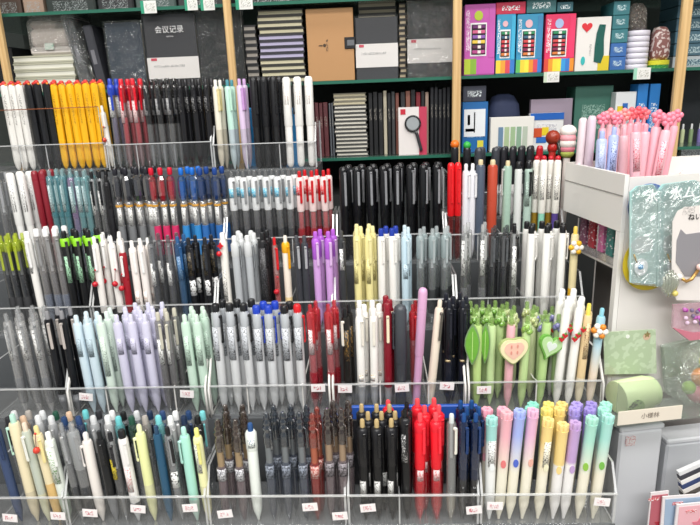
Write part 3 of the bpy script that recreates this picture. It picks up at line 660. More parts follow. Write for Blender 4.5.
C(5, 327, 341, 2, 409, 2, G, 'dark umber ringed pen with tan collar', 'umber ringed pens', orn('#3c2c28', '#85777c', '#a89078', lab='#908a90', labink='#3a3638'), dy=.018)
# gold and red tray
bg = dict(body='#141416', cap='#c0a878', r=.006, cw=.5, clipc='#1b1b1e', sleeve='#17171a', sz=.56, collar='#1c1c20', sticker=('#d8d8d6', '#3a3a3c'), s0=.28, s1=.42)
C(5, 362, 391, 3, 420, 3, G, 'black pen with gold button and silver label', 'gold-button pens', bg, dy=.018)
C(5, 405, 405, 1, 410, 2, G, 'glossy black pen with white writing', 'glossy lettered pen', dict(bg, cap=BLK, sticker=('#222224', '#eeeeee'), s0=.55, s1=.8))
rd = dict(clear=1, body='#e04048', dens=.75, ink='#c01424', cap='#ee5058', r=.0062, sleeve='#e81c2c', sz=.5, collar='#e02030', grip='#cf2030', gripclear=1, sticker=('#e8c8c8', '#b02030'), s0=.4, s1=.5, clipc='#ff3040')
C(5, 420, 436, 2, 414, 3, G, 'bright red pen with red button', 'bright red pens', rd, dy=.018)
C(5, 388, 388, 1, 401, 1, G, 'lone red pen among the black ones', 'lone red pen', rd, Yoff=.056, near='gold-button pens')
C(5, 452, 452, 1, 415, 1, G, 'clear pen with long white clip', 'white long-clip pen', gel('#3a3a40', '#d4dcdc', body='#c4c6c4', dens=.4, clipc='#efeee2', low='#e6e0d0', lowz=.25, r=.006))
C(5, 464, 476, 2, 414, 3, G, 'navy blue translucent pen', 'navy translucent pens', dict(clear=1, dens=.7, body='#16284c', ink='#0e1626', cap='#1c4a86', sleeve='#142c58', sz=.5, slclear=1, low='#1a1c22', lowz=.4, clipc='#1c3a6c'), jit=.5)
# highlighters
hl = lambda cap, mark, **k: dict(st='cup', cap=cap, mark=mark, **k)
C(5, 492, 492, 1, 418, 1, 'highlighter', 'white highlighter with mint head and side print', 'printed mint highlighter', hl('#a2d8d2', '#e8ecec', sticker=1, ga=.75, gb=.8, deep='#3a8a84', low='#eef0ee'))
C(5, 507, 507, 1, 412, 1, 'highlighter', 'highlighter with coral pink head and red mark', 'coral highlighter', hl('#eeb2bc', '#e07a7a', deep='#d06070'), lean=2)
C(5, 520, 520, 1, 411, 1, 'highlighter', 'highlighter with periwinkle head and blue mark', 'periwinkle highlighter', hl('#a4b4ec', '#5068c8', deep='#6070c0'), lean=3)
C(5, 534, 534, 1, 411, 1, 'highlighter', 'highlighter with rose lilac head', 'rose highlighter', hl('#e4b4d0', '#e8b0a0', deep='#b070a0'), lean=3)
C(5, 549, 549, 1, 420, 1, 'highlighter', 'highlighter with yellow head and dark side print', 'printed yellow highlighter', hl('#f0d68c', '#ece8c8', deep='#c0a040', sticker=1), lean=3)
C(5, 563, 563, 1, 424, 1, 'highlighter', 'yellow highlighter with sharp white lower half', 'two-tone yellow highlighter', hl('#f0d48c', '#f0d48c', deep='#c0a040', low='#f0eeec', ga=.58, gb=.6), lean=2)
C(5, 576, 576, 1, 423, 1, 'highlighter', 'highlighter with plum purple head', 'plum highlighter', hl('#bfa0d0', '#bfa0d0', deep='#70409a', low='#f0eeec', ga=.58, gb=.62), lean=3)
C(5, 592, 592, 1, 417, 1, 'highlighter', 'highlighter with mint head and green mark', 'mint highlighter', hl('#aadfcd', '#8ec04c', deep='#50a890'), lean=3)
C(5, 608, 608, 1, 415, 1, 'highlighter', 'highlighter with aqua mint head at tray end', 'aqua highlighter', hl('#a8dcd2', '#78b850', deep='#50a890'), lean=3)
k5 = [(487, '#f0a8bc', 'rose pink'), (503, '#f2b0c4', 'blush pink'), (531, '#8edcc8', 'sea green'), (547, '#f0dc7c', 'lemon'), (560, '#ecd080', 'soft gold'), (575, '#a898dc', 'lavender'), (590, '#9c8cd4', 'deep lavender'), (604, '#a4e4d0', 'pale mint')]
for j, (px, c_, nm) in enumerate(k5):
    C(5, px, px, 1, 409, 1, 'highlighter', f'back line highlighter with {nm} head', f'{nm} highlighter', hl(c_, c_, deep=c_), lean=1, Yoff=.022, near='printed highlighters' if j < 4 else 'plum highlighter')
    if j > 1: C(5, px+2, px+2, 1, 404, 1, 'highlighter', f'rear highlighter with {nm} rim', f'rear {nm} highlighter', hl(c_, c_, deep=c_), lean=1, Yoff=.041, near=f'{nm} highlighter')

# ------------------------------------------------------------------ trays
ACR = clr('#f2f5f6', .015, .03, .04, .06); EDGE = clr('#f4f6f7', .8, .2, .3, .1); WEDGE = pl('#e6e4e0', .35)
def tray(row, p0, p1, label, divs=(), tags=(), lip=.044, depth=.086, white=False, base=None, wire=None, Yoff=0, hb=.075, slits=0):
    depth = {1: .086, 2: .083, 3: .0755, 4: .086, 5: .081}[row] - Yoff
    Y, zf = ROWS[row]; Y += Yoff
    if base is not None: zf = base
    elif row == 1: zf = r1base(p0)
    xa, xb = XZ(p0, zf+lip, Y-.012), XZ(p1, zf+lip, Y-.012)
    t = empty('pen_tray', ((xa+xb)/2, Y, zf)); w = (xb-xa)/2
    tag(t, label, 'pen tray', 'clear acrylic pen trays')
    th = .0028
    MB().box(-w+.0012, w-.0012, -.0085, depth-.002, -.0028, 0, clr('#cfd3d6', .35, .1, .2)).build('tray_floor', t)
    m = MB(); m.box(-w, w, -.0125, -.0125+th, -.0028, lip-.0012, ACR); m.box(-w, w, -.0125, -.0125+th, lip-.0012, lip+.0004, EDGE); m.build('front_panel', t)
    def side(nm, x, hw=th/2, z1=None):
        z1 = z1 or hb
        m = MB(); d0, d1 = -.0095, depth
        pts = [(d0, .0), (d0, lip), (d0+.018, z1), (d1, z1), (d1, 0)]
        m2 = [(x-hw, y, z) for y, z in pts] + [(x+hw, y, z) for y, z in pts]
        m.add(m2, [tuple(range(5)), tuple(range(9, 4, -1))], ACR)
        m.add(m2, [(k, k+5, (k+1) % 5+5, (k+1) % 5) for k in range(5)], EDGE if not white else WEDGE)
        m.build(nm, t)
    side('side_panel', -w+th/2); side('side_panel', w-th/2)
    for dpx in divs:
        side('divider', XZ(dpx, zf+lip, Y) - t.location.x, .0009, lip*.9)
    if white:
        for sx in (-1, 1):
            MB().tube([(sx*(w-.001), -.0145, -.002), (sx*(w-.001), -.0145, lip-.004), (sx*(w-.001), -.009, lip+.004), (sx*(w-.001), .012, hb)], .0016, WEDGE, 6).build('edge_trim', t)
    for q in tags:
        px, py = q
        pz = W(px, py, Y-.0135); tl = random.uniform(-.12, .12)
        m = MB(); xf = Matrix.Translation((pz.x-t.location.x, -.0132, min(max(pz.z-zf, .008), lip-.004))) @ Matrix.Rotation(tl, 4, 'Y')
        m.box(-.0095, .0095, -.0006, 0, -.0055, .0055, pl('#f1ecec', .5), 0, xf)
        m.box(-.006, .004, -.0009, -.0006, -.0028, .0028, pr('#f1ecec', '#c05a6a', 600, .52), 0, xf)
        m.build('price_tag', t)
    if wire:
        m = MB(); m.tube([(-w+.002, -.0115, wire), (w-.002, -.0115, wire)], .0008, pl('#9a5a3a', .3, .3), 6)  # grey wire; the pens' reflected orange is put into its colour
        for sx in (-1, 1): m.tube([(sx*(w-.002), -.0115, .04), (sx*(w-.002), -.0115, wire)], .0008, pl('#9aa0a0', .3, .5), 6)
        m.build('wire_guard', t)
    return t
tray(1, -12, 104, 'clear tray holding the white, black and yellow flat pens', (22, 48), wire=.104)
tray(1, 105, 211, 'clear tray holding the blue, red and black gel pens in the top row', (114, 138))
tray(1, 212, 316, 'clear tray holding pastel click pens and white cylinder pens', (247, 280))
tray(1, 449, 548, 'clear raised tray of black-capped pens behind the rust red pen', (473, 500), base=CAM.z-.215)
tray(2, -12, 108, 'clear tray holding the teal and maroon pens', (28, 44, 86))
tray(2, 109, 224, 'clear tray holding the crystal-headed pens', (148, 174))
tray(2, 225, 334, 'clear tray holding pens in blue and red wrappers', (247, 270, 293))
tray(2, 336, 445, 'clear tray holding the slim black pens', (372, 409))
tray(2, 446, 565, 'clear tray holding slate, rust and sage pens', (477, 502), Yoff=-.012)
tray(3, -12, 90, 'clear tray holding lime-headed pens', (20, 58))
tray(3, 87.5, 215, 'clear tray holding red-bead pens and picture-print pens', (146, 171), Yoff=0) if False else tray(3, 91, 215, 'clear tray holding red-bead pens and picture-print pens', (146,))
tray(3, 216, 333, 'clear tray holding the violet and grey rounded pens', (254, 290))
tray(3, 334, 455, 'clear tray holding the pale yellow and pale blue pens', (374, 412))
tray(3, 456, 584, 'clear tray holding the black-button white pens', (487, 524))
tray(4, -12, 66, 'clear tray holding grey-print clear pens', (), tags=())
tray(4, 67, 206, 'white-edged clear tray holding the lavender pens', (108, 176), tags=((86, 397), (187, 394)), white=True)
tray(4, 208, 330, 'white-edged clear tray holding frosted silver pens', (248, 303), tags=((318, 385),), white=True)
tray(4, 332, 466, 'white-edged clear tray holding the tall pink pen', (380, 428), tags=((345, 389), (402, 388), (447, 386)), white=True)
tray(4, 468, 604, 'white-edged clear tray holding the leaf and heart charm pens', (535,), tags=((484, 390),), white=True)
tray(5, -14, 62, 'clear bottom tray holding the cream mint-button pen', (), tags=((10, 518), (64-6, 516)))
tray(5, 63, 205, 'clear bottom tray holding the white ribbed and turquoise pens', (), tags=((90, 513), (138, 509), (190, 508)))
tray(5, 206, 346, 'clear bottom tray holding the ringed pens', (), tags=((225, 514), (310, 507), (340, 516)))
tray(5, 347, 480, 'clear bottom tray holding gold-button and bright red pens', (399,), tags=((368, 508), (474, 510)))
tray(5, 481, 618, 'clear bottom tray holding the highlighters', (), tags=((495, 506), (602, 502)))
def step_box(t, name, Ya, Yb, ztop, xa, xb, mat, zb=0.0):
    MB().box(xa, xb, Ya, Yb, zb, ztop, mat).build(name, t)
# stepped stand
st = empty('stepped_stand', (0, 0, 0)); tag(st, 'grey stepped stand carrying all the clear pen trays', 'display stand')
SM = pl('#55585b', .5)
def xlim(row, p): return min(.287 if row in (2, 3) else 9, 1) and min(.287 if row in (2, 3) else 9, XZ(p, ROWS[row][1], ROWS[row][0]))
ys = {5: (.628, .7275), 4: (.7285, .8325), 3: (.8335, .9265), 2: (.9275, 1.0345), 1: (1.0355, 1.165)}
LFT = -.75
zt = {r_: ROWS[r_][1] - .003 for r_ in ROWS}
step_box(st, 'step', *ys[5], zt[5], LFT, xlim(5, 613), SM)
step_box(st, 'step', *ys[4], zt[4], LFT, xlim(4, 606), SM)
step_box(st, 'step', *ys[3], zt[3], LFT, xlim(3, 586), SM)
step_box(st, 'step', *ys[2], zt[2], LFT, xlim(2, 566), SM)
step_box(st, 'step', *ys[1], r1base(0)-.003, LFT-.05, xlim(1, 104.5), SM)
step_box(st, 'step', *ys[1], r1base(110)-.003, xlim(1, 104.6), xlim(1, 211.4), SM)
step_box(st, 'step', *ys[1], r1base(220)-.003, xlim(1, 211.5), xlim(1, 317), SM)
step_box(st, 'step', *ys[1], CAM.z-.215-.003, xlim(1, 449)-.002, xlim(1, 550), SM)
# ------------------------------------------------------------------ room
struct(MB().box(-2.6, 2.6, -2.2, 2.2, -.05, 0, pl('#a8a49c', .5)).build('floor'))
struct(MB().box(-2.6, 2.6, 2.2, 2.3, 0, 2.9, pl('#3d4442', .7)).build('wall_back'))
struct(MB().box(-2.7, -2.6, -2.2, 2.3, 0, 2.9, pl('#c8c6c0', .7)).build('wall_left'))
struct(MB().box(2.6, 2.7, -2.2, 2.3, 0, 2.9, pl('#c8c6c0', .7)).build('wall_right'))
struct(MB().box(-2.7, 2.7, -2.2, 2.3, 2.9, 2.95, pl('#e0dfda', .7)).build('ceiling'))
def lamp(name, loc, size, energy, rot=(0, 0, 0), col=(1, .98, .95)):
    l = bpy.data.lights.new(name, 'AREA'); l.shape = 'RECTANGLE'; l.size, l.size_y = size; l.energy = energy; l.color = col
    o = bpy.data.objects.new(name, l); COL.objects.link(o); o.location = loc; o.rotation_euler = rot
    return o
lamp('ceiling_light', (-.7, -.3, 2.85), (1.3, .35), 22)
lamp('ceiling_light', (.9, -.3, 2.85), (1.3, .35), 22)
lamp('ceiling_light', (.0, -1.5, 2.85), (2.4, .6), 62, (math.radians(12), 0, 0))
lamp('ceiling_light', (.1, .7, 2.85), (1.6, .3), 12)
wd = bpy.data.worlds.new('world'); SC.world = wd; wd.use_nodes = True
wd.node_tree.nodes['Background'].inputs[0].default_value = (.95, .98, 1, 1)
wd.node_tree.nodes['Background'].inputs[1].default_value = .36
# ------------------------------------------------------------------ back shelving
SY = 1.22                               # front edge of the shelves
zS = W(380, 79, SY).z                   # middle glass shelf
zL = W(380, 156.5, SY).z                  # lower
zU = W(150, 7, SY).z                   # upper
GL = clr('#4f8a78', .55, .1, .2)
GE = pl('#2f6a58', .2)
def shelf(z, x0, x1, label, d=.30, th=.006, y0=None):
    y0 = SY if y0 is None else y0
    t = empty('glass_shelf', ((x0+x1)/2, y0, z)); w = (x1-x0)/2
    MB().box(-w, w, .002, d, -th, 0, clr('#89a89c', .45, .1, .2)).build('glass_pane', t)
    MB().box(-w, w, 0, .002, -th, 0, GE).build('front_edge', t)
    tag(t, label, 'glass shelf', 'glass shelves between the wooden posts'); return t
xl, xr = -.85, .95
SH = [shelf(zU, xl, xr, 'upper glass shelf above the black notebooks and crayon boxes')]
SH.append(shelf(zS, xl, xr, 'middle green glass shelf under the kraft notebook'))
shelf(zL, xl, xr, 'lower green glass shelf behind the slim black pens')
bk = empty('shelf_backing', (0, SY+.305, 0)); 
MB().box(xl, xr, 0, .012, .0, 2.6, pl('#1c2624', .6)).build('back_board', bk)
tag(bk, 'dark green backing board behind all the glass shelves', 'backing board')
lb = MB().box(xl, XZ(670, 1.3, SY), SY+.03, SY+.29, 0, zL-.08, pl('#2c2f30', .6)).build('shelf_cabinet'); tag(lb, 'dark closed cabinet under the lower glass shelf', 'cabinet')
def post(px, label, wpx=7, Y=1.195, d=.012):
    x = XZ(px, zS, Y); w = wpx/600*Y/2
    t = MB().box(-w, w, 0, d, 0, 2.6, wood(), .002).build('wooden_post', loc=(x, Y, 0)); tag(t, label, 'post', 'wooden shelf posts')
post(9, 'pale wooden post beside the white flat pens'); post(233, 'pale wooden post behind the lilac pen'); post(457, 'pale wooden post beside the stacked crayon boxes', 8); post(682, 'pale wooden post next to the pink flower-topped pens', 9, 1.18)
def place(px0, px1, pyt, Y, zb):
    xa, xb = XZ(px0, zb, Y), XZ(px1, zb, Y)
    h = W((px0+px1)/2, pyt, Y).z - zb
    return (xa+xb)/2, (xb-xa)/2, h
# black notebooks, facing
def notebook(px0, px1, pyt, Y, zb, label, cover='#2b2c30', band=None, wrap=True, logo=None, group=None, tk=.014):
    x, w, h = place(px0, px1, pyt, Y, zb)
    t = empty('notebook', (x, Y, zb)); tag(t, label, 'notebook', group)
    MB().box(-w, w, 0, .0015, 0, h, pl(cover, .5), .0007).box(-w, w, tk-.0015, tk, 0, h, pl(cover, .5), .0007).build('cover', t)
    MB().box(-w+.002, w-.002, .0016, tk-.0016, .001, h-.002, pl('#ddd6c4', .7)).build('pages', t)
    if band:
        z0, z1 = band
        m = MB(); m.box(-w-.0006, w+.0006, -.0012, .0002, h*z0, h*z1, pl('#e2dedb', .5)); m.build('paper_band', t)
        m = MB(); m.box(-w*.85, -w*.62, -.0018, -.0012, h*z1-.006, h*z1-.001, pl('#c8485a', .5)); m.box(-w*.75, w*.45, -.0016, -.0012, h*(z0+.55*(z1-z0)), h*(z0+.64*(z1-z0)), pr('#e2dedb', '#8a8a8a', 500, .5)); m.build('band_print', t)
    if wrap:
        fm = clr('#f0f2f4', .02, .05, .05, .05) if wrap == 2 else crinkle('#c8ccd0', .02)
        MB().box(-w-.002, w+.002, -.003, tk+.002, 0.0002, h+.003, fm).build('film_wrap', t)
    return t, w, h
nb, w_, h_ = notebook(151, 201, 14, 1.245, zS, 'black meeting notebook with white title and white paper band', '#2c2d31', (.12, .42), 2)
text('会议记录', .0145, pl('#e8e8e8', .4), nb, (0, -.0035, h_*.79)); text('MEETING', .0035, pl('#cfcfcf', .4), nb, (0, -.0035, h_*.70))
notebook(113, 148, 22, 1.25, zS, 'film-wrapped grey notebook beside the meeting notebook', '#3a4452', None)
notebook(202, 246, 10, 1.25, zS, 'film-wrapped black notebook behind the wooden post', '#26272b', None)
notebook(357, 398, 17, 1.245, zS, 'small black notebook with paper band beside the kraft notebook', '#2f3034', (.2, .58), 2)
notebook(408, 453, 2, 1.245, zS, 'large black notebook with wide paper band by the post', '#28292d', (.2, .52))
# kraft notebook
x, w, h = place(309, 355, 8, 1.24, zS)
kn = empty('kraft_notebook', (x, 1.24, zS)); tag(kn, 'brown kraft notebook with black elastic loop', 'notebook')
MB().box(-w, w, 0, .014, 0, h, pl('#b78a5c', .6), .001).build('cover', kn)
m = MB(); m.box(w-.018, w+.003, -.002, .0, h*.44, h*.60, pl('#1d1d20', .35), .0008); m.box(w-.013, w+.001, -.003, -.002, h*.48, h*.56, pl('#8a8c90', .2, .6), .0004); m.build('elastic_clasp', kn)
m = MB(); m.plate(circle(.003, -w*.25, h*.5), -.0006, 0, pl('#4a3a2a')); m.box(-w*.5, -w*.33, -.0006, 0, h*.49, h*.505, pl('#4a3a2a')); m.box(-w*.18, -w*.10, -.0006, 0, h*.42, h*.58, pr('#b78a5c', '#4a3a2a', 600, .5)); m.build('stamp', kn)
# stacks of notebooks, spines out
def stack(px0, px1, pyt, Y, zb, n, cols, name, what, depth=.09, group='', tops=None, rnd=.0015):
    x, w, h = place(px0, px1, pyt, Y, zb); th = h/n
    for i in range(n):
        c = cols(i)
        t = empty(name, (x + random.uniform(-rnd, rnd), Y + random.uniform(0, rnd), zb + i*th + .0004))
        k = n-1-i
        tag(t, f"{what(i)}, {ORD[k] + ' from the top' if k else 'topmost'} of its stack", name.replace('_', ' '), group)
        MB().box(-w, w, 0, depth, 0, th*.22, pl(c[0], .5)).box(-w, w, 0, depth, th*.74, th*.96, pl(c[0], .5)).build('cover', t)
        MB().box(-w+.001, w-.002, .0012, depth-.001, th*.22, th*.74, pl(c[1], .6)).build('pages', t)
stack(262, 306, 9, 1.245, zS, 12, lambda i: ('#35342f', '#c9c2a4') if i in (0, 1, 2, 3, 8, 9, 10, 11) else ('#34333c', '#b4aecb'), 'notebook', lambda i: 'lavender edged notebook lying flat' if 4 <= i <= 7 else 'cream edged notebook lying flat', group='notebooks stacked beside the kraft notebook')
stack(248, 260, 25, 1.25, zS, 9, lambda i: ('#2a2a2c', '#9a948c'), 'notebook', lambda i: 'thin dark notebook lying behind the post', group='thin notebooks beside the wrapped notebook')
stack(360, 397, 2, 1.262, zS, 13, lambda i: ('#2c2b28', '#8f8876'), 'notebook', lambda i: 'dark notebook stacked behind the small banded one', group='notebooks behind the small banded notebook')
stack(400, 407, 3, 1.25, zS, 14, lambda i: ('#302c28', '#a89a80'), 'notebook', lambda i: 'narrow notebook between the two banded ones', group='narrow notebooks between banded notebooks')
stack(336, 368, 93, 1.245, zL, 16, lambda i: ('#4a4a48', '#dcd8cc') if i < 13 else ('#8a8474', '#cfc6a8'), 'notepad', lambda i: 'white edged notepad on lower shelf' if i < 13 else 'cream edged notepad on lower shelf', group='notepads stacked on the lower shelf')
# upright books on the lower shelf
def upright(pxs, pyt, cols, what, group, Y=1.25, d=.09, name='book', near=''):
    for i in range(len(pxs)-1):
        x, w, h = place(pxs[i]+.4, pxs[i+1]-.4, pyt + random.uniform(-1.5, 1.5), Y, zL)
        t = empty(name, (x, Y, zL)); c = cols(i)
        tag(t, f"{what(i)}, {ORD[i]} from {near}", 'book', group)
        MB().box(-w, w, 0, d, 0, h, pl(c, .45), .0008).build('cover', t)
        MB().box(-w*.55, w*.55, -.0004, 0, h*.55, h*.75, pr(c, '#9a948a', 500, .56)).build('spine_print', t)
upright([313, 317, 321, 325, 330], 102, lambda i: '#5c2f33', lambda i: 'slim maroon book upright on lower shelf', 'maroon books on the lower shelf', near='the white cylinder pens')
upright([330.5, 333, 335.5], 104, lambda i: '#5c6066', lambda i: 'thin grey book upright on lower shelf', 'grey books on the lower shelf', near='the maroon books')
upright([369.5, 374, 379, 384, 388, 392, 396, 400], 92, lambda i: ['#191a1d', '#141518', '#18191c', '#b8b09c', '#202124', '#3c3e40', '#7a4a40'][i], lambda i: ['glossy black', 'matt black', 'worn black', 'cream', 'plain black', 'grey', 'rusty brown'][i] + ' book upright on lower shelf', 'dark books on the lower shelf', near='the notepad stack')
upright([401, 406, 411, 416, 421, 425, 429], 91, lambda i: ['#2a2b2e', '#8a5a4c', '#1c1d20', '#7c1f2a', '#1c1d20', '#a08a7c'][i], lambda i: ['black', 'brown', 'dark grey', 'crimson', 'ink black', 'tan'][i] + ' book behind the magnifier card', 'books behind the magnifier card', near='the rusty brown book')
upright([430, 434, 438, 442, 446, 450], 88, lambda i: '#1a1c22', lambda i: 'navy black book upright by the post', 'navy black books beside the wooden post', near='the tan book')
# magnifier card
x, w, h = place(399, 427, 107, 1.235, zL)
mg = empty('magnifier_pack', (x, 1.235, zL)); tag(mg, 'magnifying glass on a white and pink hanging card', 'magnifying glass')
MB().box(-w, w, .004, .0055, 0, h, pl('#e9e2e0', .5)).build('card', mg)
MB().box(w*.45, w*1.0, .0032, .004, 0, h, pl('#c23a58', .5)).box(-w*.85, -w*.5, .0032, .004, h*.85, h*.96, pl('#c8253a', .5)).build('card_print', mg)
m = MB(); rr = .0145; cxx, czz = 0.0, h*.66
m.tube([(cxx + rr*math.cos(2*PI*k/24), 0, czz + rr*math.sin(2*PI*k/24)) for k in range(25)], .002, pl('#2c2d30', .3), 8); m.build('lens_rim', mg)
MB().plate(circle(rr-.001, cxx, czz, 24), -.0008, .0008, clr('#dfe6ea', .5, .05, .3)).build('lens', mg)
MB().tube([(.005, 0, czz-rr), (.008, 0, czz-rr-.006), (.016, 0, .012), (.0165, 0, .008)], .0032, pl('#3a3b3f', .3), 8).build('handle', mg)
# left bay: packs
def lump(name, label, cat, px0, px1, pyt, Y, zb, d, mat, seed=0, n=10):
    x, w, h = place(px0, px1, pyt, Y, zb); rnd = random.Random(seed)
    m = MB(); prof = [(0, .86), (h*.12, 1.0), (h*.5, .97), (h*.8, .85), (h*.95, .62), (h, .3)]
    vs, fs = [], []; N = 20
    for z, s_ in prof:
        for k in range(N):
            a = 2*PI*k/N; ca, sa = math.cos(a), math.sin(a)
            q = (abs(ca)**3.5 + abs(sa)**3.5) ** (-1/3.5)
            j = 1 + rnd.uniform(-.04, .04)
            vs.append((w*s_*q*ca*j, d/2 + d/2*s_*q*sa*j, z + rnd.uniform(-.002, .002)*(0 < z < h)))
    for j in range(len(prof)-1):
        for k in range(N):
            a, b = j*N+k, j*N+(k+1) % N; fs.append((a, b, b+N, a+N))
    fs += [tuple(range(N-1, -1, -1)), tuple(range((len(prof)-1)*N, len(prof)*N))]
    m.add(vs, fs, mat, True); o = m.build(name, loc=(x, Y, zb))
    tag(o, label, cat); return o, h
stack(18, 78, 55, 1.245, zS, 5, lambda i: ('#b9b8a4', '#e0dfd2'), 'paper_pack', lambda i: 'wrapped cream paper pack lying flat', depth=.1, group='wrapped paper packs')
zq = W(48, 55, 1.245).z
MB_ = stack
cp = empty('wrapped_bundle', (XZ(52, zq, 1.25), 1.25, zq)); tag(cp, 'white bundle in cloudy plastic bag on the cream paper packs', 'wrapped bundle')
m = MB(); m.box(-.044, .044, 0, .07, .0005, .016, pl('#d9d2cc', .5, 0, .6), .004); m.box(-.041, .036, 0.002, .07, .0165, .05, pl('#cbbfb6', .5, 0, .6), .006); m.box(-.040, .012, .004, .07, .0505, .066, pl('#c8bab2', .5, 0, .6), .006); m.build('paper_roll', cp)
MB().box(-.046, .046, -.003, .073, 0.0002, .072, crinkle('#d8d4d0', .22), .01).build('plastic_bag', cp)
MB().box(-.010, .008, -.0042, -.003, .010, .022, pr('#e0dad6', '#4a9a7c', 300, .5)).build('label', cp)
def leaning(px0, px1, pyt, Y, lean, label, mat, name='binder', wrap=None, d=.08):
    x, w, h = place(px0, px1, pyt, Y, zS)
    t = empty(name, (x, Y, zS+.0005)); t.rotation_euler = (0, math.radians(lean), 0); tag(t, label, 'binder', 'dark binders leaning on the shelf')
    m = MB(); m.box(-w, w, 0, d, abs(math.sin(math.radians(lean)))*w, h, mat, .003); m.build('cover', t)
    MB().box(-w*.4, w*.4, -.0006, 0, h*.4, h*.62, pl('#77777d', .4)).build('spine_label', t)
    if wrap: MB().box(-w-.0015, w+.0015, -.003, d+.001, abs(math.sin(math.radians(lean)))*w-.0005, h+.003, wrap).build('film_wrap', t)
leaning(84, 93, 16, 1.245, -9, 'film-wrapped black binder leaning beside the white bundle', pl('#1d1d20', .3), wrap=crinkle('#cfd2d6', .15))
leaning(98, 107, 24, 1.247, -7, 'dark grey binder leaning beside the wrapped grey notebook', pl('#3a3b42', .45))
bk2 = MB().box(-.02, .02, 0, .08, 0, .09, pl('#14151a', .4), .003).build('black_box', loc=(XZ(7, zS, 1.25)+.004, 1.25, zS)); tag(bk2, 'black box beside the wooden post and paper packs', 'box')
# upper shelf: dark goods and tags
for i, (a, b, c, ds) in enumerate([(-4, 22, '#4a3c34', 'brown'), (24, 44, '#a08878', 'tan'), (47, 96, '#2a3230', 'dark green'), (98, 134, '#26282a', 'black'), (136, 176, '#4a5a56', 'grey-green'), (178, 224, '#2c2e30', 'charcoal'), (244, 300, '#232a28', 'greenish black'), (303, 352, '#5a4436', 'chestnut'), (356, 400, '#1f2220', 'soot black'), (402, 452, '#38403c', 'moss'), (466, 520, '#2a3a36', 'forest green'), (524, 580, '#30303a', 'plum grey'), (584, 640, '#253a38', 'sea green')]):
    x, w, h = place(a, b, -28, 1.25, zU+.0006)
    t = empty('flat_pack', (x, 1.25, zU+.0006)); tag(t, f'{ds} flat pack along the upper glass shelf', 'pack', 'packs on the upper shelf')
    MB().box(-w, w, 0, .2, 0, h, pl(c, .4), .003).build('carton', t); MB().box(-w*.7, w*.7, -.0008, 0, h*.05, h*.3, pr(c, '#9aa0a0', 420, .55)).build('print', t)
def ptag(px0, px1, py0, py1, Y, label, sw='#2c9a78', par=None):
    p, q = W(px0, py0, Y), W(px1, py1, Y); w = (q.x-p.x)/2; h = p.z-q.z
    par = par or SH[0 if py1 < 40 else 1]
    t = MB().box(-w, w, 0, .0008, 0, h, pl('#e4e4e0', .5)).build('price_tag', par, loc=(Vector(((p.x+q.x)/2, Y, q.z)) - par.location))
    MB().box(-w, -w*.6, -.0005, 0, 0, h, pl(sw, .4)).box(-w*.4, w*.8, -.0005, 0, h*.2, h*.8, pr('#e4e4e0', '#9a9a90', 500, .55)).build('print', t)
ptag(140, 157, 1, 13, SY-.001, 'green and white shelf tag above the meeting notebook')
ptag(184, 198, -2, 10, SY-.001, 'shelf tag above the meeting notebook and wrapped notebook gap')
ptag(200, 215, -2, 10, SY-.001, 'shelf tag next to the wooden post above the wrapped notebook')
ptag(235, 253, -3, 9, SY-.001, 'shelf tag above the thin dark notebooks by the post')
ptag(544, 559, 72, 82, SY-.001, 'shelf tag under the pink crayon box', '#c8d8c0')
ptag(634, 650, 68, 79, SY-.001, 'shelf tag under the white tape roll stack', '#9ad0b8')
# ------------------------------------------------------------------ right bay: crayon boxes
def crayon_box(px0, px1, pyt, body, low, label, side='#e04a6a', wn=(.22, .62), pic='#e8b8c0', wcol=None, Y=1.245, d=.05):
    x, w, h = place(px0, px1, pyt, Y, zS)
    t = empty('crayon_box', (x, Y, zS)); tag(t, label, 'crayon box', None)
    MB().box(-w, w, 0, d, 0, h, pl(body, .35), .001).build('carton', t)
    m = MB(); a, b = h*.30, h*.72
    m.box(-w*.62, w*.45, -.0004, .0, a-.003, b+.003, pl('#f0f0f0', .4)); m.box(-w*.55, w*.38, -.0010, -.0004, a, b, pl('#3c3a44', .4)); m.build('window', t)
    m = MB(); cs = wcol or ['#2f8a5a', '#38607a', '#d04a4a', '#c8324a', '#8a2a50', '#d87a3a']
    nr = 6
    for i in range(nr):
        z = a + (b-a)*(i+.5)/nr
        m.box(-w*.50, w*.33, -.004, -.001, z-(b-a)*.34/nr, z+(b-a)*.34/nr, pl(cs[(nr-1-i) % len(cs)], .4), .0008)
        m.box(-w*.15, w*.05, -.0046, -.004, z-(b-a)*.3/nr, z+(b-a)*.3/nr, pl('#e8e0dc', .4))
    m.build('crayon_row', t)
    m = MB(); n = len(low)
    for i, c in enumerate(low): m.box(-w + 2*w*i/n, -w + 2*w*(i+1)/n, -.0008, 0, h*.02, h*.24, pl(c, .4))
    m.box(w*.6, w*.98, -.0008, 0, h*.25, h*.97, pl(side, .4)); m.plate(circle(w*.28, -w*.1, h*.84, 14, 1.1), -.0012, 0, pl(pic, .4)); m.box(-w*.9, -w*.66, -.0008, 0, h*.35, h*.92, pr(body, '#f4f0f0', 420, .5))
    m.build('printed_panel', t)
x, w, h = place(464, 494, 5, 1.24, zS)
crayon_box(464, 494, 4, '#c55bb0', ['#b8cc3c', '#8ab43c', '#c55bb0', '#c55bb0', '#c55bb0'], 'tall magenta crayon box with lime corner beside the post', side='#c55bb0', pic='#b4c838', wcol=['#6a2a6a', '#d0608a', '#8a5ab0', '#e8c84a', '#5a2a4a', '#b84a8a', '#e08a4a'])
crayon_box(495.5, 514, 14, '#3b9ac4', ['#f0d040', '#e8a03a', '#d84a5a', '#3b7ac8'], 'blue crayon box under the flat crimson box', side='#40b0d8')
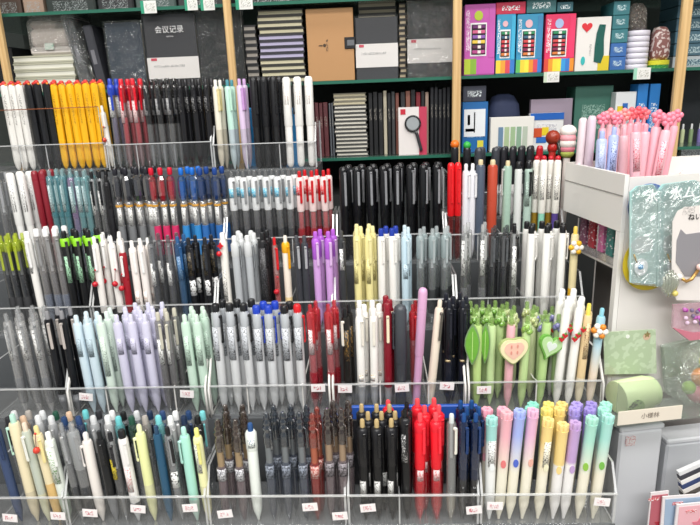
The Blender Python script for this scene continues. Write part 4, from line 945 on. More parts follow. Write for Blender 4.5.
crayon_box(515.5, 541, 14, '#3c93bb', ['#60b860', '#f0d040', '#e8e048', '#e89030', '#d84a5a', '#3b7ac8'], 'wide blue crayon box under the teal flat box', side='#3f86b4')
crayon_box(543.5, 573, 14, '#e03a66', ['#d84a3a', '#e89a30', '#f0d844', '#e8e048', '#3b9ad8', '#3b7ac8', '#e89030'], 'pink crayon box next to the heart-print box', side='#e83a6a', pic='#a8bce4')
def carton(name, px0, px1, pyt, pyb, Y, d, col, label, cat='box', pc='#dfe8ea', zb=None, group=None, extra=None, scale=300):
    if zb is None: zb = W((px0+px1)/2, pyb, Y).z
    xa, xb = XZ(px0, zb, Y), XZ(px1, zb, Y); h = W((px0+px1)/2, pyt, Y).z - zb; w = (xb-xa)/2
    t = empty(name, ((xa+xb)/2, Y, zb)); tag(t, label, cat, group)
    MB().box(-w, w, 0, d, 0, h, pl(col, .4), .0008).build('carton', t)
    MB().box(-w*.6, w*.6, -.0006, 0, h*.3, h*.7, pr(col, pc, scale, .5)).build('print', t)
    if extra:
        m = MB()
        for (a, b, c, e, cc) in extra: m.box(-w+2*w*a, -w+2*w*b, -.0012, -.0006, h*c, h*e, pl(cc, .4))
        m.build('printed_panel', t)
    return t, w, h, zb
zc = W(520, 14, 1.245).z + .0005
carton('flat_box', 496, 525.5, 2, 13, 1.245, .06, '#c42a4c', 'flat crimson box lying on the blue crayon box', zb=zc)
carton('flat_box', 526.5, 556, -2, 13, 1.245, .06, '#3a6c70', 'flat teal box lying on the wide blue crayon box', zb=zc)
carton('flat_box', 557, 573, 2, 13, 1.245, .06, '#33616c', 'narrow teal box lying on the pink crayon box', zb=zc)
# heart print box
x, w, h = place(574.5, 608, 17, 1.243, zS)
hb_ = empty('paint_box', (x, 1.243, zS)); tag(hb_, 'white box with red heart and curved teal window', 'paint box')
MB().box(-w, w, 0, .04, 0, h, pl('#e4e0dc', .4), .001).build('carton', hb_)
m = MB(); m.plate(heart(.0105, -w*.42, h*.82), -.001, 0, pl('#d8303a', .35)); m.plate(circle(.004, -w*.55, h*.2, 14, 2), -.001, 0, pl('#3ab4b4', .35))
m.box(w*.35, w, -.001, 0, 0, h*.28, pl('#d8c02c', .4)); m.box(-w*.2, -w*.1, -.001, 0, h*.3, h*.5, pr('#e4e0dc', '#8a8a8a', 500, .5)); m.build('printed_panel', hb_)
MB().plate([(w*.1, h*.18), (w*.5, h*.14), (w*.66, h*.3), (w*.6, h*.6), (w*.66, h*.85), (w*.3, h*.86), (w*.16, h*.7), (w*.1, h*.45)], -.0018, 0, pl('#1f5a52', .3)).build('window', hb_)
# teal box stack
for i in range(5):
    x, w, h = place(609, 625, 1, 1.247, zS); th = h/5
    t = empty('flat_box', (x, 1.247, zS + i*th)); tag(t, f"{'blue' if i < 2 else 'teal'} flat box beside the tape rolls, {'topmost' if i == 4 else ORD[4-i] + ' from the top'}", 'box', 'teal boxes beside the tape rolls')
    MB().box(-w, w, 0, .07, 0, th-.0006, pl('#3a68a8' if i < 2 else '#3c7880', .4), .001).build('carton', t)
    MB().box(-w*.6, w*.5, -.0006, 0, th*.3, th*.7, pr('#3a68a8' if i < 2 else '#3c7880', '#c8dce0', 380, .5)).build('print', t)
# tape rolls
for i in range(7):
    x, w, h = place(626, 650, 30, 1.25, zS); th = h/7
    m = MB(); m.lathe([(0, w*.96), (.0008, w), (th-.0014, w), (th-.0006, w*.96)], pl('#dcd8e4', .35), 24, 0, w)
    t = m.build('tape_roll', loc=(x, 1.245, zS+i*th)); tag(t, f"white round tape roll, {'topmost' if i == 6 else ORD[6-i] + ' from the top'} of the roll stack", 'tape roll', 'white tape rolls')
zz = W(638, 30, 1.25).z
lp = lump('plastic_bundle', 'grey crumpled plastic bundle on the tape roll stack', 'plastic bundle', 629, 649, 2, 1.248, zz+.0005, .045, crinkle('#6a625c', .7), 3)
x, w, h = place(652, 672, 60, 1.243, zS)
yt_ = MB(); yt_.lathe([(0, w), (h*.45, w*1.02)], pr('#2f8a3c', '#7ac070', 300, .55), 20, 0, w); yt_.lathe([(h*.46, w*1.04), (h, w*1.04)], pr('#e4e038', '#b8b020', 300, .6), 20, 0, w)
o = yt_.build('candle_tin', loc=(x, 1.243, zS)); tag(o, 'round tin with yellow top and green base on the shelf', 'tin')
lump('goods_bag', 'clear bag of red and white goods on the yellow tin', 'bag', 653, 671, 26, 1.25, zS+h+.0008, .035, pr('#8a5c58', '#d8c8c4', 90, .5), 5)
# far right box stack and shelf
for i in range(6):
    x, w, h = place(672, 715, -8, 1.30, zS); th = h/6
    t = empty('blue_box', (x, 1.30, zS + i*th)); tag(t, f"slate blue box behind the end post, {'topmost' if i == 5 else ORD[5-i] + ' from the top'} of its stack", 'box', 'slate boxes behind the end post')
    MB().box(-w, w, 0, .08, 0, th-.001, pl('#b9c0c4' if i < 1 else '#4c6c7c', .4), .001).build('carton', t)
    MB().box(-w*.8, w*.4, -.0006, 0, th*.2, th*.7, pr('#4c6c7c', '#b8ccd0', 250, .5)).build('print', t)
# under the right shelf
carton('pen_box', 462, 487, 102, 150, 1.24, .05, '#2468a8', 'blue and white box of drawing pens by the post', zb=zL, extra=[(.06, .9, .32, .86, '#e6eaee'), (.2, .3, .55, .75, '#2a3a50'), (.45, .5, .4, .8, '#2a3a50'), (.12, .5, .42, .48, '#3a8ac8'), (.6, .84, .1, .24, '#d8d04a')], pc='#88b4dc')
carton('flat_box', 463, 486, 86, 100, 1.24, .06, '#3c3f4c', 'dark grey flat box on the blue pen box', zb=W(474, 102, 1.24).z+.0005)
t, w, h, zb = carton('colour_pack', 490, 533, 117, 150, 1.232, .02, '#e4e2dc', 'white pack with grey, green and sage marker windows', zb=zL, extra=[(.18+.14*i, .29+.14*i, .08, .72, c_) for i, c_ in enumerate(['#6a88a4', '#a8bc94', '#9cb890', '#88a890', '#b4c0b0'])])
lump('fabric_case', 'dark navy soft pencil case behind the marker pack', 'pencil case', 487, 522, 94, 1.26, zL, .06, pl('#2a3350', .8), 11)
carton('puzzle_board', 529, 570, 99, 150, 1.262, .012, '#9a8c9c', 'grey mauve board pack with coloured rings', zb=zL, pc='#c8bccc')
rb = empty('craft_box', (0, 0, 0)); bpy.data.objects.remove(rb)
carton('craft_box', 529, 562, 113, 150, 1.243, .016, '#e0e0e0', 'white craft box with blue top band and bright shapes', zb=zL, extra=[(0, 1, .82, 1, '#1f5fb4'), (.1, .36, .35, .6, '#c8502a'), (.36, .56, .4, .62, '#e0c82a'), (.2, .5, .2, .36, '#2a6ab8')], pc='#b8b8c0')
carton('marker_box', 612, 632, 92, 150, 1.245, .04, '#dfe2e4', 'white marker box with yellow and blue stripes', zb=zL, extra=[(.1, .4, .5, .75, '#e0c82a'), (.35, .6, .55, .8, '#2a6ab8')], pc='#9a9aa4')
for a, b, ds in ((633, 643, 'beside the white marker box'), (645, 655, 'beside the clear goods bag shelf')):
    carton('blue_pen_box', a, b, 84, 150, 1.243, .04, '#2a7cc8', f'tall bright blue pen box {ds}', zb=zL, pc='#dfeaf4')
carton('green_pack', 572, 609, 86, 150, 1.27, .06, '#3f6f62', 'dark green pack under the heart-print box', zb=zL, pc='#8fb0a4')
for i in range(6):
    px = 502 + i*11
    x, w, h = place(px, px+9, 88, 1.262, zL)
    o = MB().tube([(0, 0, 0), (0, .0, .012), (0, 0, .05)], .004, clr('#c8d0cc', .5, .1, .3), 8)
# rows of small pens past the end post
for r_, (py, cols_) in enumerate([(130, ['#c8d0a4', '#8ca478', '#8478b8', '#a8b8d0', '#c0c8cc']), (160, ['#4a8078', '#5c6cb0', '#7c64a8', '#8088a0', '#a4b4b8']), (184, ['#a85058', '#b4606a', '#8c3a40', '#30303c', '#22222c'])]):
    Y = 1.30; zb = W(700, py+24, Y).z
    xa, xb = XZ(678, zb, Y), XZ(722, zb, Y)
    t = empty('small_pen_rack', ((xa+xb)/2, Y, zb)); tag(t, f"clear narrow rack past the end post, {['uppermost', 'middle', 'lowest'][r_]} of three", 'pen rack', 'narrow racks past the end post')
    hw = (xb-xa)/2
    MB().box(-hw, hw, -.01, .05, -.003, 0, pl('#b8bcbc', .4)).build('tray_floor', t); MB().box(-hw, hw, -.012, -.010, -.003, .018, pr('#c8ccd0', '#8a8a90', 200, .5)).build('front_panel', t)
    S = dict(body='#c8ccd0', clip=False, r=.004)
    for i, c_ in enumerate(cols_):
        x = XZ(682+i*8.5, zb, Y)
        o = make_proto('small_pen', dict(body=c_, cap='#e4e4e4', clip=False, r=.0042), .062); o.location = (x, Y+.008, zb+.0005)
        tag(o, f"small {['sage', 'green', 'violet', 'pale blue', 'silver'][i] if r_ == 0 else ['teal', 'blue', 'purple', 'slate', 'grey'][i] if r_ == 1 else ['rose', 'pink', 'crimson', 'charcoal', 'black'][i]} pen in the {['uppermost', 'middle', 'lowest'][r_]} narrow rack", 'pen', 'small pens past the end post')
    if r_ == 2: MB().box(-hw, hw, -.01, .05, -zb, -.003, pl('#22252a', .6)).build('rack_base', t)
sh_ = MB().box(XZ(676, 1.3, 1.30)+.002, .94, 1.352, 1.366, .0, CAM.z+.02, pl('#23282e', .6)).build('rack_back'); tag(sh_, 'dark panel behind the three narrow racks', 'panel')
# ------------------------------------------------------------------ white display on the right
NY = .78
P0 = W(620, 235, NY)
dv = ray(267, 98); dv.z = 0; dv.normalize()                 # direction running away along its side
rt = Vector((dv.y, -dv.x, 0)); 
def zat(py, px=621): return W(px, py, NY).z
lo, hi = .05, .5
for _ in range(40):
    mid = (lo+hi)/2; q = P0 + dv*mid
    if proj((q.x, q.y, P0.z))[0] > 563: lo = mid
    else: hi = mid
DL = mid
ang = math.atan2(-dv.x, dv.y)
print('display len', DL, 'angle', math.degrees(ang), 'corner', P0)
ds_ = empty('white_display', (P0.x, P0.y, 0), ang); tag(ds_, 'white merchandise display unit with side bins and pink pens on top', 'display unit')
WP = pl('#f0eeea', .35); z_top, z_gr, z_b, z_s, z_lo = zat(175, 625), zat(196, 624), zat(232), zat(269, 619), zat(398, 612)
WD = .30
m = MB()
m.box(0, .006, 0, DL, z_b, z_top, WP); m.box(-.0006, 0, 0, DL, z_gr-.001, z_gr+.0005, pl('#9a9894', .5)); m.build('side_panel', ds_)
m = MB(); m.box(.0065, WD, 0, .006, z_lo, z_top-.004, pl('#e6e2de', .35)); m.build('front_panel', ds_)
m = MB(); m.box(.0, .006, 0, .010, z_lo, z_b-.0005, WP); m.build('corner_post', ds_)
m = MB(); m.box(.0, .055, .0105, DL, z_s-.002, z_s+.001, pl('#b8b4b0', .4)); m.box(0, .002, .011, DL, z_s+.0012, z_s+.012, clr('#d0d0d2', .2)); m.build('side_shelf', ds_)
m = MB(); m.box(.06, WD, .0065, DL, z_lo-.1, z_b-.0005, pl('#8a8582', .6)); m.build('inner_panel', ds_)  # grey-brown colour carries the interior shading of the side bins
m = MB(); m.box(.0065, WD, .0065, DL, z_b, z_b+.004, WP); m.box(.0065, WD, DL-.006, DL, z_b+.0045, z_top, WP); m.build('bin_floor', ds_)
m = MB(); m.box(0.07, WD, .0065, DL, 0, z_lo-.1, pl('#8c8a88', .6)); m.build('base', ds_)
m = MB()
for a in (.35, .7): m.box(.0005, .0015, DL*a-.0008, DL*a+.0008, z_lo+.06, z_b-.003, pl('#a09c9a', .5))
m.build('bin_divider', ds_)
def DP(u, v, z): p = P0 + rt*u + dv*v; return Vector((p.x, p.y, z))     # display coordinates
# items in the side bins
for i, (v, c_, nm) in enumerate([(.03, '#e08a5a', 'orange'), (.055, '#4a8a84', 'teal'), (.08, '#d878a8', 'bright pink'), (.105, '#b03a44', 'red'), (.13, '#8a5a70', 'mauve'), (.155, '#b87a84', 'dusty pink'), (.18, '#6a4a4c', 'brown')]):
    if v > DL-.02: break
    p = DP(.03, v, z_s+.0015)
    o = MB().box(-.012, .012, -.008, .008, 0, .052, pr(c_, '#e8dce0', 160, .6), .002).build('eraser_pack', loc=p, rz=ang); tag(o, f'{nm} small pack standing in the display side bin', 'small pack', 'packs in the display side bin')
# pens in the bin on top
BZ = z_b + .0045
ROWNAME['bin'] = 'white bin'
def binpen(px, v, pyt, name, desc, S, lean=0, fb=None):
    # find u for this pixel
    u0, u1 = .0, .3
    z_e = BZ + .15
    for _ in range(40):
        um = (u0+u1)/2; q = DP(um, v, z_e)
        if proj(q)[0] < px: u0 = um
        else: u1 = um
    q = DP(um, v, 0); zt_ = W(px, pyt, q.y).z
    L = max(.10, min(.2, zt_-BZ))
    o = make_proto(name, S, L); ln = math.radians(lean)
    o.location = (q.x - math.sin(ln)*L, q.y, BZ+.0004+abs(math.sin(ln))*.003); o.rotation_euler = (0, ln, random.uniform(-.2, .2))
    tag(o, desc, 'pen', 'pens in the white bin'); return o
for px, v, py, ds, S, ln in [
    (584, .13, 118, 'film-wrapped white pen at the end of the white bin', dict(st='cap', body='#e4d8dc', cap='#ecdce2', clip=False), 1),
    (593, .12, 116, 'film-wrapped lilac pen in the white bin', dict(st='cap', body='#dccbd8', cap='#e0ccda', clip=False), 1),
    (604, .085, 131, 'pale blue pen with faint lettering in the white bin', dict(body='#bcc8ec', cap='#aab8e8', clip=False, r=.0072, sticker=('#bcc8ec', '#8f9cc8'), s0=.5, s1=.85), -1),
    (616, .085, 127, 'pale blue pen with dark lettering in the white bin', dict(body='#b4c2ec', cap='#aab8e8', clip=False, r=.0068, sticker=('#b4c2ec', '#4a5488'), s0=.5, s1=.85), 0),
    (604, .14, 121, 'pink fluffy-topped pen behind the faintly lettered blue one', dict(body='#f2b8c4', cap='#f2a8b8', charm='flower_top', clip=False), 0),
    (618, .145, 121, 'pink fluffy-topped pen behind the dark lettered blue one', dict(body='#f2b8c4', cap='#f2a8b8', charm='flower_top', clip=False), 0),
    (626, .10, 128, 'pale pink pen between the blue and red-lettered ones', dict(body='#f3c4cc', cap='#f2b4c0', clip=False, r=.0064), -2),
    (637, .07, 124, 'pink pen with red lettering in the white bin', dict(body='#f4bcc6', cap='#f2a8b8', clip=False, r=.0072, sticker=('#f4bcc6', '#d04a60'), s0=.5, s1=.85), -5),
    (632, .15, 116, 'salmon flower-topped pen in the back of the bin', dict(body='#f4a8b4', cap='#f49aa8', charm='flower_top', cc='#f26a74', clip=False), 0),
    (645, .155, 116, 'coral flower-topped pen in the back of the bin', dict(body='#f4a8b4', cap='#f49aa8', charm='flower_top', cc='#f47a84', clip=False), 0),
    (611, .150, 117, 'pale coral flower-topped pen at the rear between the two blue ones', dict(body='#f6c0c8', cap='#f49aa8', charm='flower_top', cc='#f4949c', clip=False), 0),
    (625, .152, 117, 'light salmon flower-topped pen at the rear behind the pale pink one', dict(body='#f6c0c8', cap='#f49aa8', charm='flower_top', cc='#f59a98', clip=False), 0),
    (648, .085, 124, 'plain rose pen leaning next to the red-lettered pen', dict(body='#f4b8c4', cap='#f2a0b0', clip=False, r=.0070), 2),
    (639, .153, 115, 'hot coral flower-topped pen at the rear behind the red-lettered one', dict(body='#f4a8b4', cap='#f49aa8', charm='flower_top', cc='#f0606c', clip=False), 0),
    (659, .09, 119, 'pink pen with pink flower topper in the white bin', dict(body='#f6bcc8', cap='#f49aac', charm='flower_top', clip=False, r=.0070), 4),
    (669, .075, 122, 'pink pen with red side lettering and flower topper', dict(body='#f6c0ca', cap='#f49aac', charm='flower_top', clip=False, r=.0066, sticker=('#f6c0ca', '#e0506a'), s0=.4, s1=.8), 5),
    (677, .11, 118, 'tall pink pen with flower topper beside the end post', dict(body='#f6b4c2', cap='#f49aac', charm='flower_top', clip=False), 6)]:
    binpen(px, v, py, 'character_pen' if 0 else 'topper_pen', ds, S, ln)
# puff-topped pens at the corner of the rust tray
o = make_proto('topper_pen', dict(body='#e8e2dc', cap='#e8e2dc', charm='puff', clip=False), .16); p = W(570, 133, 1.0); zb_ = ROWS[2][1]
o.location = (XZ(568, p.z, .985), .985, p.z-.16); tag(o, 'pen with white and pink marshmallow topper beside the white bin', 'pen')
o2 = make_proto('topper_pen', dict(body='#b02820', cap='#b02820', charm='scale_puff', clip=False), .15); p = W(555, 137, 1.0)
o2.location = (XZ(553, p.z, .99), .99, p.z-.15); tag(o2, 'pen with glossy brown and red topper beside the marshmallow pen', 'pen')
for q in (o, o2):
    pass
# ------------------------------------------------------------------ things hanging on the display front
def front(px, py, v=-.01):
    """point on the plane v in front of the display face, as (u, z)"""
    n = dv; base = P0 + dv*v
    d = ray(px, py); k = (base - CAM).dot(n)/d.dot(n); p = CAM + d*k
    return (p-P0).dot(rt), p.z
def fitem(name, label, cat, v, anchor, group=None):
    u, z = front(*anchor, v); t = empty(name, DP(u, v, z), ang); tag(t, label, cat, group)
    def loc(px, py): a, b = front(px, py, v); return a-u, b-z
    return t, loc
def outline(loc, pts): return [loc(*p) for p in pts]
# round blue card behind
t, lc = fitem('round_card', 'round blue card with dark edge behind the ice blue bags', 'hanging card', -.008, (648, 205))
a, b = lc(648, 205); r1 = lc(668, 205)[0]
MB().plate(circle(r1*1.0, 0, 0, 28), -.001, 0, pl('#4f74b8', .35)).build('card', t)
MB().plate([(r1*(1.0 if q else .8)*math.cos(s_), r1*(1.0 if q else .8)*math.sin(s_)) for q, rng in ((1, range(0, 9)), (0, range(8, -1, -1))) for s_ in [PI*.9 + .06*k*PI for k in rng]], -.0016, -.001, pl('#2c2c44', .35)).build('dark_print', t)
t, lc = fitem('round_card', 'round card with olive yellow rim under the ice blue bags', 'hanging card', -.010, (650, 262))
r1 = lc(677, 262)[0]
MB().plate(circle(r1, 0, 0, 32), -.001, 0, pl('#c8b02a', .35)).build('card', t)
MB().plate(circle(r1*.9, r1*.06, r1*.1, 32), -.0016, -.001, pl('#c4d6cc', .35)).build('print', t)
def icebag(label, pts, v, wx, charm_c):
    t, lc = fitem('hair_clip_bag', label, 'hanging bag', v, pts[0])
    o_ = outline(lc, pts)
    MB().plate(o_, -.0025, 0, grad('#c2e2df', '#acd8d6', -.02, .0)).build('bag_card', t)
    cx = sum(p[0] for p in o_)/len(o_); zs = [p[1] for p in o_]; zt_, zb_ = max(zs), min(zs)
    m = MB(); m.plate([(cx + (x-cx)*.92, z) for x, z in o_], -.012, -.003, crinkle('#cfe8e8', .08)); m.build('clear_film', t)
    m = MB(); hx = (max(p[0] for p in o_)-min(p[0] for p in o_))/2
    for dx in (0,):
        m.plate(circle(hx*.62, cx, zb_ + (zt_-zb_)*.42, 20, .75), -.0035, -.0025, pl('#bcc8c8', .4))
    m.build('printed_shape', t)
    k = MB(); zc_ = zb_ + (zt_-zb_)*.20
    k.plate(circle(.009, cx, zc_, 18, 1.25), -.007, -.003, pl('#e6ebee', .2)); k.ball((cx-.002, -.008, zc_+.001), .0035, pl(charm_c, .2), 8)
    k.tube([(cx-.006, -.006, zc_+.006), (cx-.012, -.006, zc_+.018)], .0012, pl('#d8b46a', .25, .7), 6)
    k.build('hair_clip', t)
    return t, cx, zt_, zb_
t, cx, za, zb_ = icebag('ice blue bag with clip hanging nearer the side bins', [(629, 192), (636, 186), (652, 184), (656, 190), (655, 284), (629, 282)], -.016, 0, '#4a9ad0')
text('氷', .018, pl('#f4f8f8', .4), t, (cx, -.0135, za-.014), ext=.0008)
t, cx, za, zb_ = icebag('ice blue bag with clip hanging beside the grey print card', [(657, 190), (662, 184), (694, 180), (702, 184), (690, 284), (656, 286)], -.016, 0, '#c4607a')
text('氷ム', .018, pl('#f4f8f8', .4), t, (cx-.006, -.0135, za-.014), ext=.0008)
# grey print card
t, lc = fitem('hair_tie_card', 'white rounded card with grey face shape and gold trinket', 'hanging card', -.034, (672, 260))
pts = [(672, 222), (677, 211), (685, 207), (712, 204), (716, 300), (676, 300), (671, 285)]
MB().plate(outline(lc, pts), -.0012, 0, pl('#e6e0dc', .4)).build('card', t)
g_ = outline(lc, [(675, 262), (676, 240), (680, 229), (685, 234), (700, 232), (706, 226), (711, 240), (711, 268), (700, 276), (684, 276)])
MB().plate(g_, -.0020, -.0012, pl('#8f8d92', .35)).build('grey_shape', t)
a, b = lc(694, 217); text('ねい', .0095, pl('#222226', .5), t, (a, -.0018, b-.0095*0), ext=.0002)
a, b = lc(688, 211); MB().box(a-.008, a+.008, -.0016, -.0012, b-.004, b+.006, pr('#e6e0dc', '#a09a98', 500, .52)).build('small_print', t)
k = MB(); a, b = lc(685, 280)
k.tube([(a-.012, -.006, b+.006), (a-.004, -.008, b+.001), (a+.004, -.007, b+.003), (a+.012, -.006, b+.014)], .0022, pl('#c79a5a', .25, .7), 8); k.ball((a+.014, -.006, b+.018), .0045, pl('#e8c4bc', .3), 10); k.ball((a-.013, -.006, b+.007), .004, pl('#e8e4e0', .3), 10); k.build('trinket', t)
# clear ribbed shell pouch, small pink pack, pale panel
t, lc = fitem('shell_pouch', 'clear ribbed pouch hanging below the ice blue bags', 'pouch', -.036, (668, 285))
m = MB()
for k in range(6):
    a0 = lc(662+k*2.6, 275)[0]; zt_, zb_ = lc(665, 268+abs(k-2.5)*3)[1], lc(665, 297-abs(k-2.5)*3)[1]
    m.tube([(a0, -.004, zb_), (a0, -.007, (zt_+zb_)/2), (a0, -.004, zt_)], .0018, clr('#d4dcc8', .4, .1, .3), 6)
m.build('ribbed_shell', t); a, b = lc(672, 292); MB().ball((a, -.006, b), .004, pl('#d8c870', .3), 10).build('bead', t)
t, lc = fitem('bead_pack', 'small pink and purple beaded pack near the lower bins', 'pack', -.030, (688, 318))
MB().plate(outline(lc, [(672, 304), (700, 302), (702, 332), (686, 339), (671, 327)]), -.004, 0, crinkle('#e0b4c4', .5)).build('bag', t)
m = MB(); rr = random.Random(4)
for k in range(16):
    a, b = lc(677+rr.uniform(0, 20), 306+rr.uniform(0, 18)); m.ball((a, -.008-rr.uniform(0, .003), b), .0028, pl(['#a83a9a', '#c06ab8', '#7a6a8a', '#e0c4dc'][k % 4], .2), 8)
m.build('beads', t)
a, b = lc(687, 334); MB().plate(outline(lc, [(670, 326), (687, 339), (712, 336), (712, 330), (690, 331)]), -.006, -.0045, pl('#c9788a', .4)).build('pink_card', t)
# ghosts at the top: white figure heads on the display top
for (px, py, c1, c2, ds) in ((686, 176, '#f0e8e4', '#e890a0', 'white and pink rounded figure topper beside the end post'), (698, 181, '#d8dc8c', '#e4e0c8', 'pale yellow rounded figure topper past the white one')):
    u, z = front(px, py, .03); p = DP(u, .03, z_top-.02)
    m = MB(); m.ball((0, 0, z-z_top+.02), .009, pl(c1, .5), 12); m.ball((.002, -.004, z-z_top+.01), .0075, pl(c2, .5), 10); m.lathe([(BZ-z_top+.02, .003), (z-z_top+.015, .003)], pl('#e4e0dc', .4), 8)
    o = m.build('figure_topper_pen', loc=p); tag(o, ds, 'pen')
# ------------------------------------------------------------------ lower right: green box on a clear ledge
t, lc = fitem('clear_ledge_bin', 'clear ledge bin with cream strip holding the green roll', 'bin', -.075, (640, 415))
wl, wr = lc(615, 413)[0], lc(712, 413)[0]; z0, z1 = lc(640, 421)[1], lc(640, 408)[1]
MB().box(wl, wr, -.001, .050, z0-.003, z0-.001, clr('#d4dcd8', .25)).build('ledge_floor', t)
MB().box(wl, wr, -.003, -.001, z0-.003, z1+.04, clr('#dfe6e2', .06, .05, .1)).build('front_panel', t)
MB().box(wl-.002, wl, -.003, .050, z0-.003, z1+.055, ACR).build('side_panel', t)
sL, sR = lc(616, 415)[0], lc(679, 415)[0]
MB().box(sL, sR, -.0048, -.0032, z0, z1, pl('#e6dccd', .45)).build('label_strip', t)
text('小様林', .0085, pl('#8a7f74', .5), t, ((sL+sR)/2, -.0052, (z0+z1)/2), ext=.0001)
LZ = t.location.z + z0 - .0005
def ledge(px, v, w, h, d): pass
# green tape roll
u, z = front(636, 385, -.05); p = DP(u, -.045, LZ)
g1 = empty('green_tape_roll', p, ang+.15); tag(g1, 'pale green wide roll in film on the clear ledge', 'tape roll')
hh = .044
xf = Matrix.Translation((0, 0, hh/2+.0005)) @ Matrix.Rotation(PI/2, 4, 'Y')
m = MB(); m.lathe([(-.026, hh/2*.97), (-.025, hh/2), (.020, hh/2), (.022, hh/2*.96)], pl('#dcecb8', .4), 28, xf=xf); m.build('roll', g1)
m = MB(); m.lathe([(.0222, hh/2*.92), (.030, hh/2*.9), (.032, hh/2*.82)], pl('#d8ecb4', .3), 28, xf=xf); m.build('end_disc', g1)
MB().plate(circle(.012, -.012, hh*.36, 20), -hh/2-.001, -hh/2+.004, pr('#9ab47c', '#4c4a48', 200, .52)).build('round_label', g1)
t, lc = fitem('header_card_pack', 'green header card pack with white hole hanging above the green roll', 'hanging card', -.014, (630, 343))
MB().plate(outline(lc, [(603, 332), (655, 329), (656, 373), (604, 374)]), -.0015, 0, pr('#b0c2a2', '#c0d0b4', 60, .5)).build('card', t)
a, b = lc(627, 336); MB().plate(circle(.0028, a, b, 14), -.0022, -.0015, pl('#e8ece4', .3)).build('hang_hole', t)
a, b = lc(646, 336); MB().plate(circle(.0052, a, b, 14), -.0022, -.0015, pl('#d4b49c', .4)).plate(star(5, .0052, .0025, a, b+.003), -.0026, -.0022, pl('#8a7c50', .4)).build('print', t)
t, lc = fitem('clear_bag', 'large pale green clear bag leaning beside the green roll', 'bag', -.008, (680, 365))
MB().plate(outline(lc, [(660, 345), (690, 338), (716, 335), (718, 398), (690, 404), (664, 392)]), -.008, 0, crinkle('#b4c8b4', .45)).build('bag', t)
u, z = front(700, 385, -.045)
t = empty('sweet_bag', DP(u+.008, -.045, LZ), ang); tag(t, 'clear bag of orange, yellow and pink sweets at the ledge end', 'sweet bag')
m = MB()
for (dx, dz, c_, r_) in ((-.010, .014, '#e88aa0', .0135), (.012, .016, '#f0a8b4', .013), (-.008, .038, '#e88a2c', .0125), (.012, .040, '#f0b040', .012), (-.002, .060, '#dce04a', .010), (-.024, .024, '#a8d060', .009)):
    m.ball((dx, 0, dz), r_, pl(c_, .35), 12)
m.build('sweets', t); MB().box(-.036, .032, -.016, .016, 0, .078, crinkle('#d8e4d0', .12), .008).build('film', t)
# grey drawer boxes beneath
TT = .82
def gbox(name, px0, px1, pyt, v, d, label, col='#cfd1d5', detail=True):
    u0, z = front(px0, pyt, v); u1, _ = front(px1, pyt, v); zb = TT
    t = empty(name, DP((u0+u1)/2, v, zb), ang); w = (u1-u0)/2; h = z-zb
    tag(t, label, 'box')
    MB().box(-w, w, 0, d, 0, h-.008, pl(col, .4), .003).build('case', t); MB().box(-w-.001, w+.001, -.001, d, h-.0075, h, pl('#d4d6da', .35), .002).build('lid', t)
    if detail: MB().box(-w*.75, -w*.3, -.0016, -.0002, h-.028, h-.014, pr('#d8d6d6', '#c06a70', 420, .52)).build('sticker', t)
    return t
tb = empty('low_table', (P0.x+.09, .66, 0), 0)
MB().box(-.085, .30, -.12, .07, TT-.04, TT-.0003, pl('#8a8a8c', .5), .003).build('top', tb)
for q, (a, b) in enumerate(((-.08, -.11), (.28, -.11), (-.08, .05), (.28, .05))): MB().box(a, a+.018, b, b+.018, 0, TT-.04, pl('#77787a', .5)).build('leg', tb)
tag(tb, 'grey low table under the pale grey cases', 'table')
gbox('grey_case', 621, 664, 428, -.045, .044, 'pale grey upright case with small red sticker under the ledge')
gbox('grey_case', 668, 722, 440, -.035, .034, 'pale grey case behind the striped cards', '#bfc2c7', False)
t, lc = fitem('striped_card_bundle', 'bundle of dark and white striped cards at an angle', 'card bundle', -.075, (690, 478))
m = MB()
for k in range(7):
    o_ = outline(lc, [(676+k*.5, 470+k*4), (708, 456+k*4), (709, 459+k*4), (677+k*.5, 473.5+k*4)])
    m.plate(o_, -.006-.001*k, 0, pl(['#dfe0e2', '#3a3a44', '#e8e6e4', '#2c3c68', '#d8d4d0', '#4a4440', '#e4e4e6'][k], .35))
m.build('cards', t); t.location.z += 0
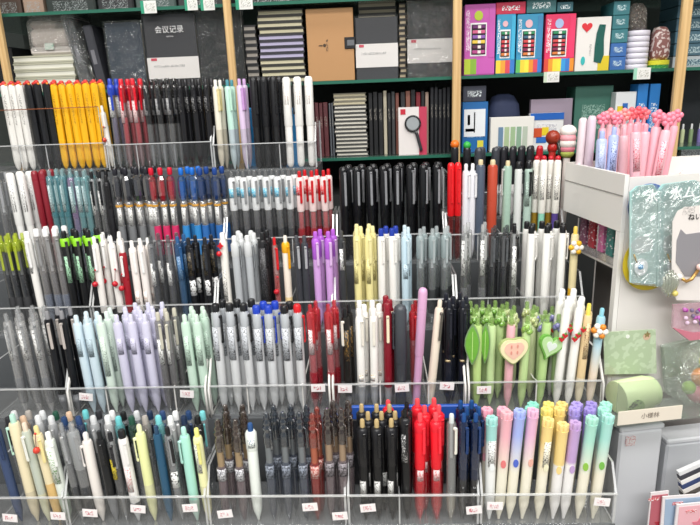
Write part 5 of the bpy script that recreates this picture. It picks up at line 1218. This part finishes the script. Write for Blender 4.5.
for (px, col, c2, v, pts, ds) in ((660, '#b8606c', '#a82c3c', -.083, [(650, 492), (668, 490), (668, 532), (646, 532)], 'pink card pack half hidden behind the blue one'),
                       (672, '#9fb4cc', '#2f6cae', -.088, [(662, 496), (703, 493), (703, 532), (660, 532)], 'pale blue card pack with blue star print'),
                       (690, '#eab4bc', '#d8788a', -.094, [(676, 504), (716, 500), (716, 534), (673, 534)], 'pale pink card pack with pink star print')):
    t, lc = fitem('card_pack', ds, 'card pack', v, (px, 510))
    o_ = outline(lc, pts); o_ = [(x, z if k < 2 else TT - t.location.z) for k, (x, z) in enumerate(o_)]
    MB().plate(o_, -.002, 0, pl('#e6dfe0', .4)).build('card', t)
    cx = sum(p[0] for p in pts)/4; cy = sum(p[1] for p in pts)/4
    MB().plate(outline(lc, [(cx+(x-cx)*.88, cy+(y-cy)*.86) for x, y in pts]), -.0026, -.002, pl(col, .35)).build('printed_panel', t)
    a, b = lc(cx+3, 524); MB().plate(star(6, .014, .008, a, b), -.0032, -.0026, pl(c2, .35)).build('star_print', t)
    a, b = lc(cx-6, pts[0][1]+6); MB().box(a-.007, a+.008, -.0032, -.0026, b-.002, b+.002, pr('#f0dfe0', '#c8303c', 500, .45)).build('small_print', t)
# blue strip behind the red pens, blue packs behind the top row
x0_, x1_ = XZ(352, ROWS[5][1]+.1, .712), XZ(478, ROWS[5][1]+.1, .712)
o = MB().box(-(x1_-x0_)/2, (x1_-x0_)/2, 0, .006, 0, .100, pl('#1c1d22', .5), .001).box(-(x1_-x0_)/2, (x1_-x0_)/2, 0, .006, .1001, .119, pl('#2450a8', .4), .001).build('blue_folder', loc=((x0_+x1_)/2, .716, ROWS[5][1]+.0003)); tag(o, 'folder with blue edge over black painted shade, behind the gold-button and bright red pens', 'folder')  # black lower part is the shade behind the pens, painted in
for a, b, ds in ((247, 256, 'beside the matt black pens'), (279, 303, 'behind the white cylinder pens')):
    x, w, h = place(a, b, 108, 1.09, ROWS[1][1]); o = MB().box(-w, w, 0, .02, 0, h, pl('#2a94d8', .35), .003).build('blue_pack', loc=(x, 1.09, ROWS[1][1]+.0003)); tag(o, f'bright blue pack {ds}', 'pack', None)
pens_finish()
for l, v in USED.items():
    if len(v) > 1: print('DUP', l, v)
    if len(l.replace('-', ' ').split()) > 16: print('LONG', l)
SC.view_settings.view_transform = 'Standard'; SC.view_settings.look = 'None'; SC.view_settings.gamma = 1; SC.view_settings.use_curve_mapping = False
SC.view_settings.exposure = 0.2
SC.cycles.transparent_max_bounces = 40; SC.cycles.max_bounces = 8; SC.cycles.diffuse_bounces = 3; SC.cycles.glossy_bounces = 3
SC.cycles.caustics_reflective = False; SC.cycles.caustics_refractive = False
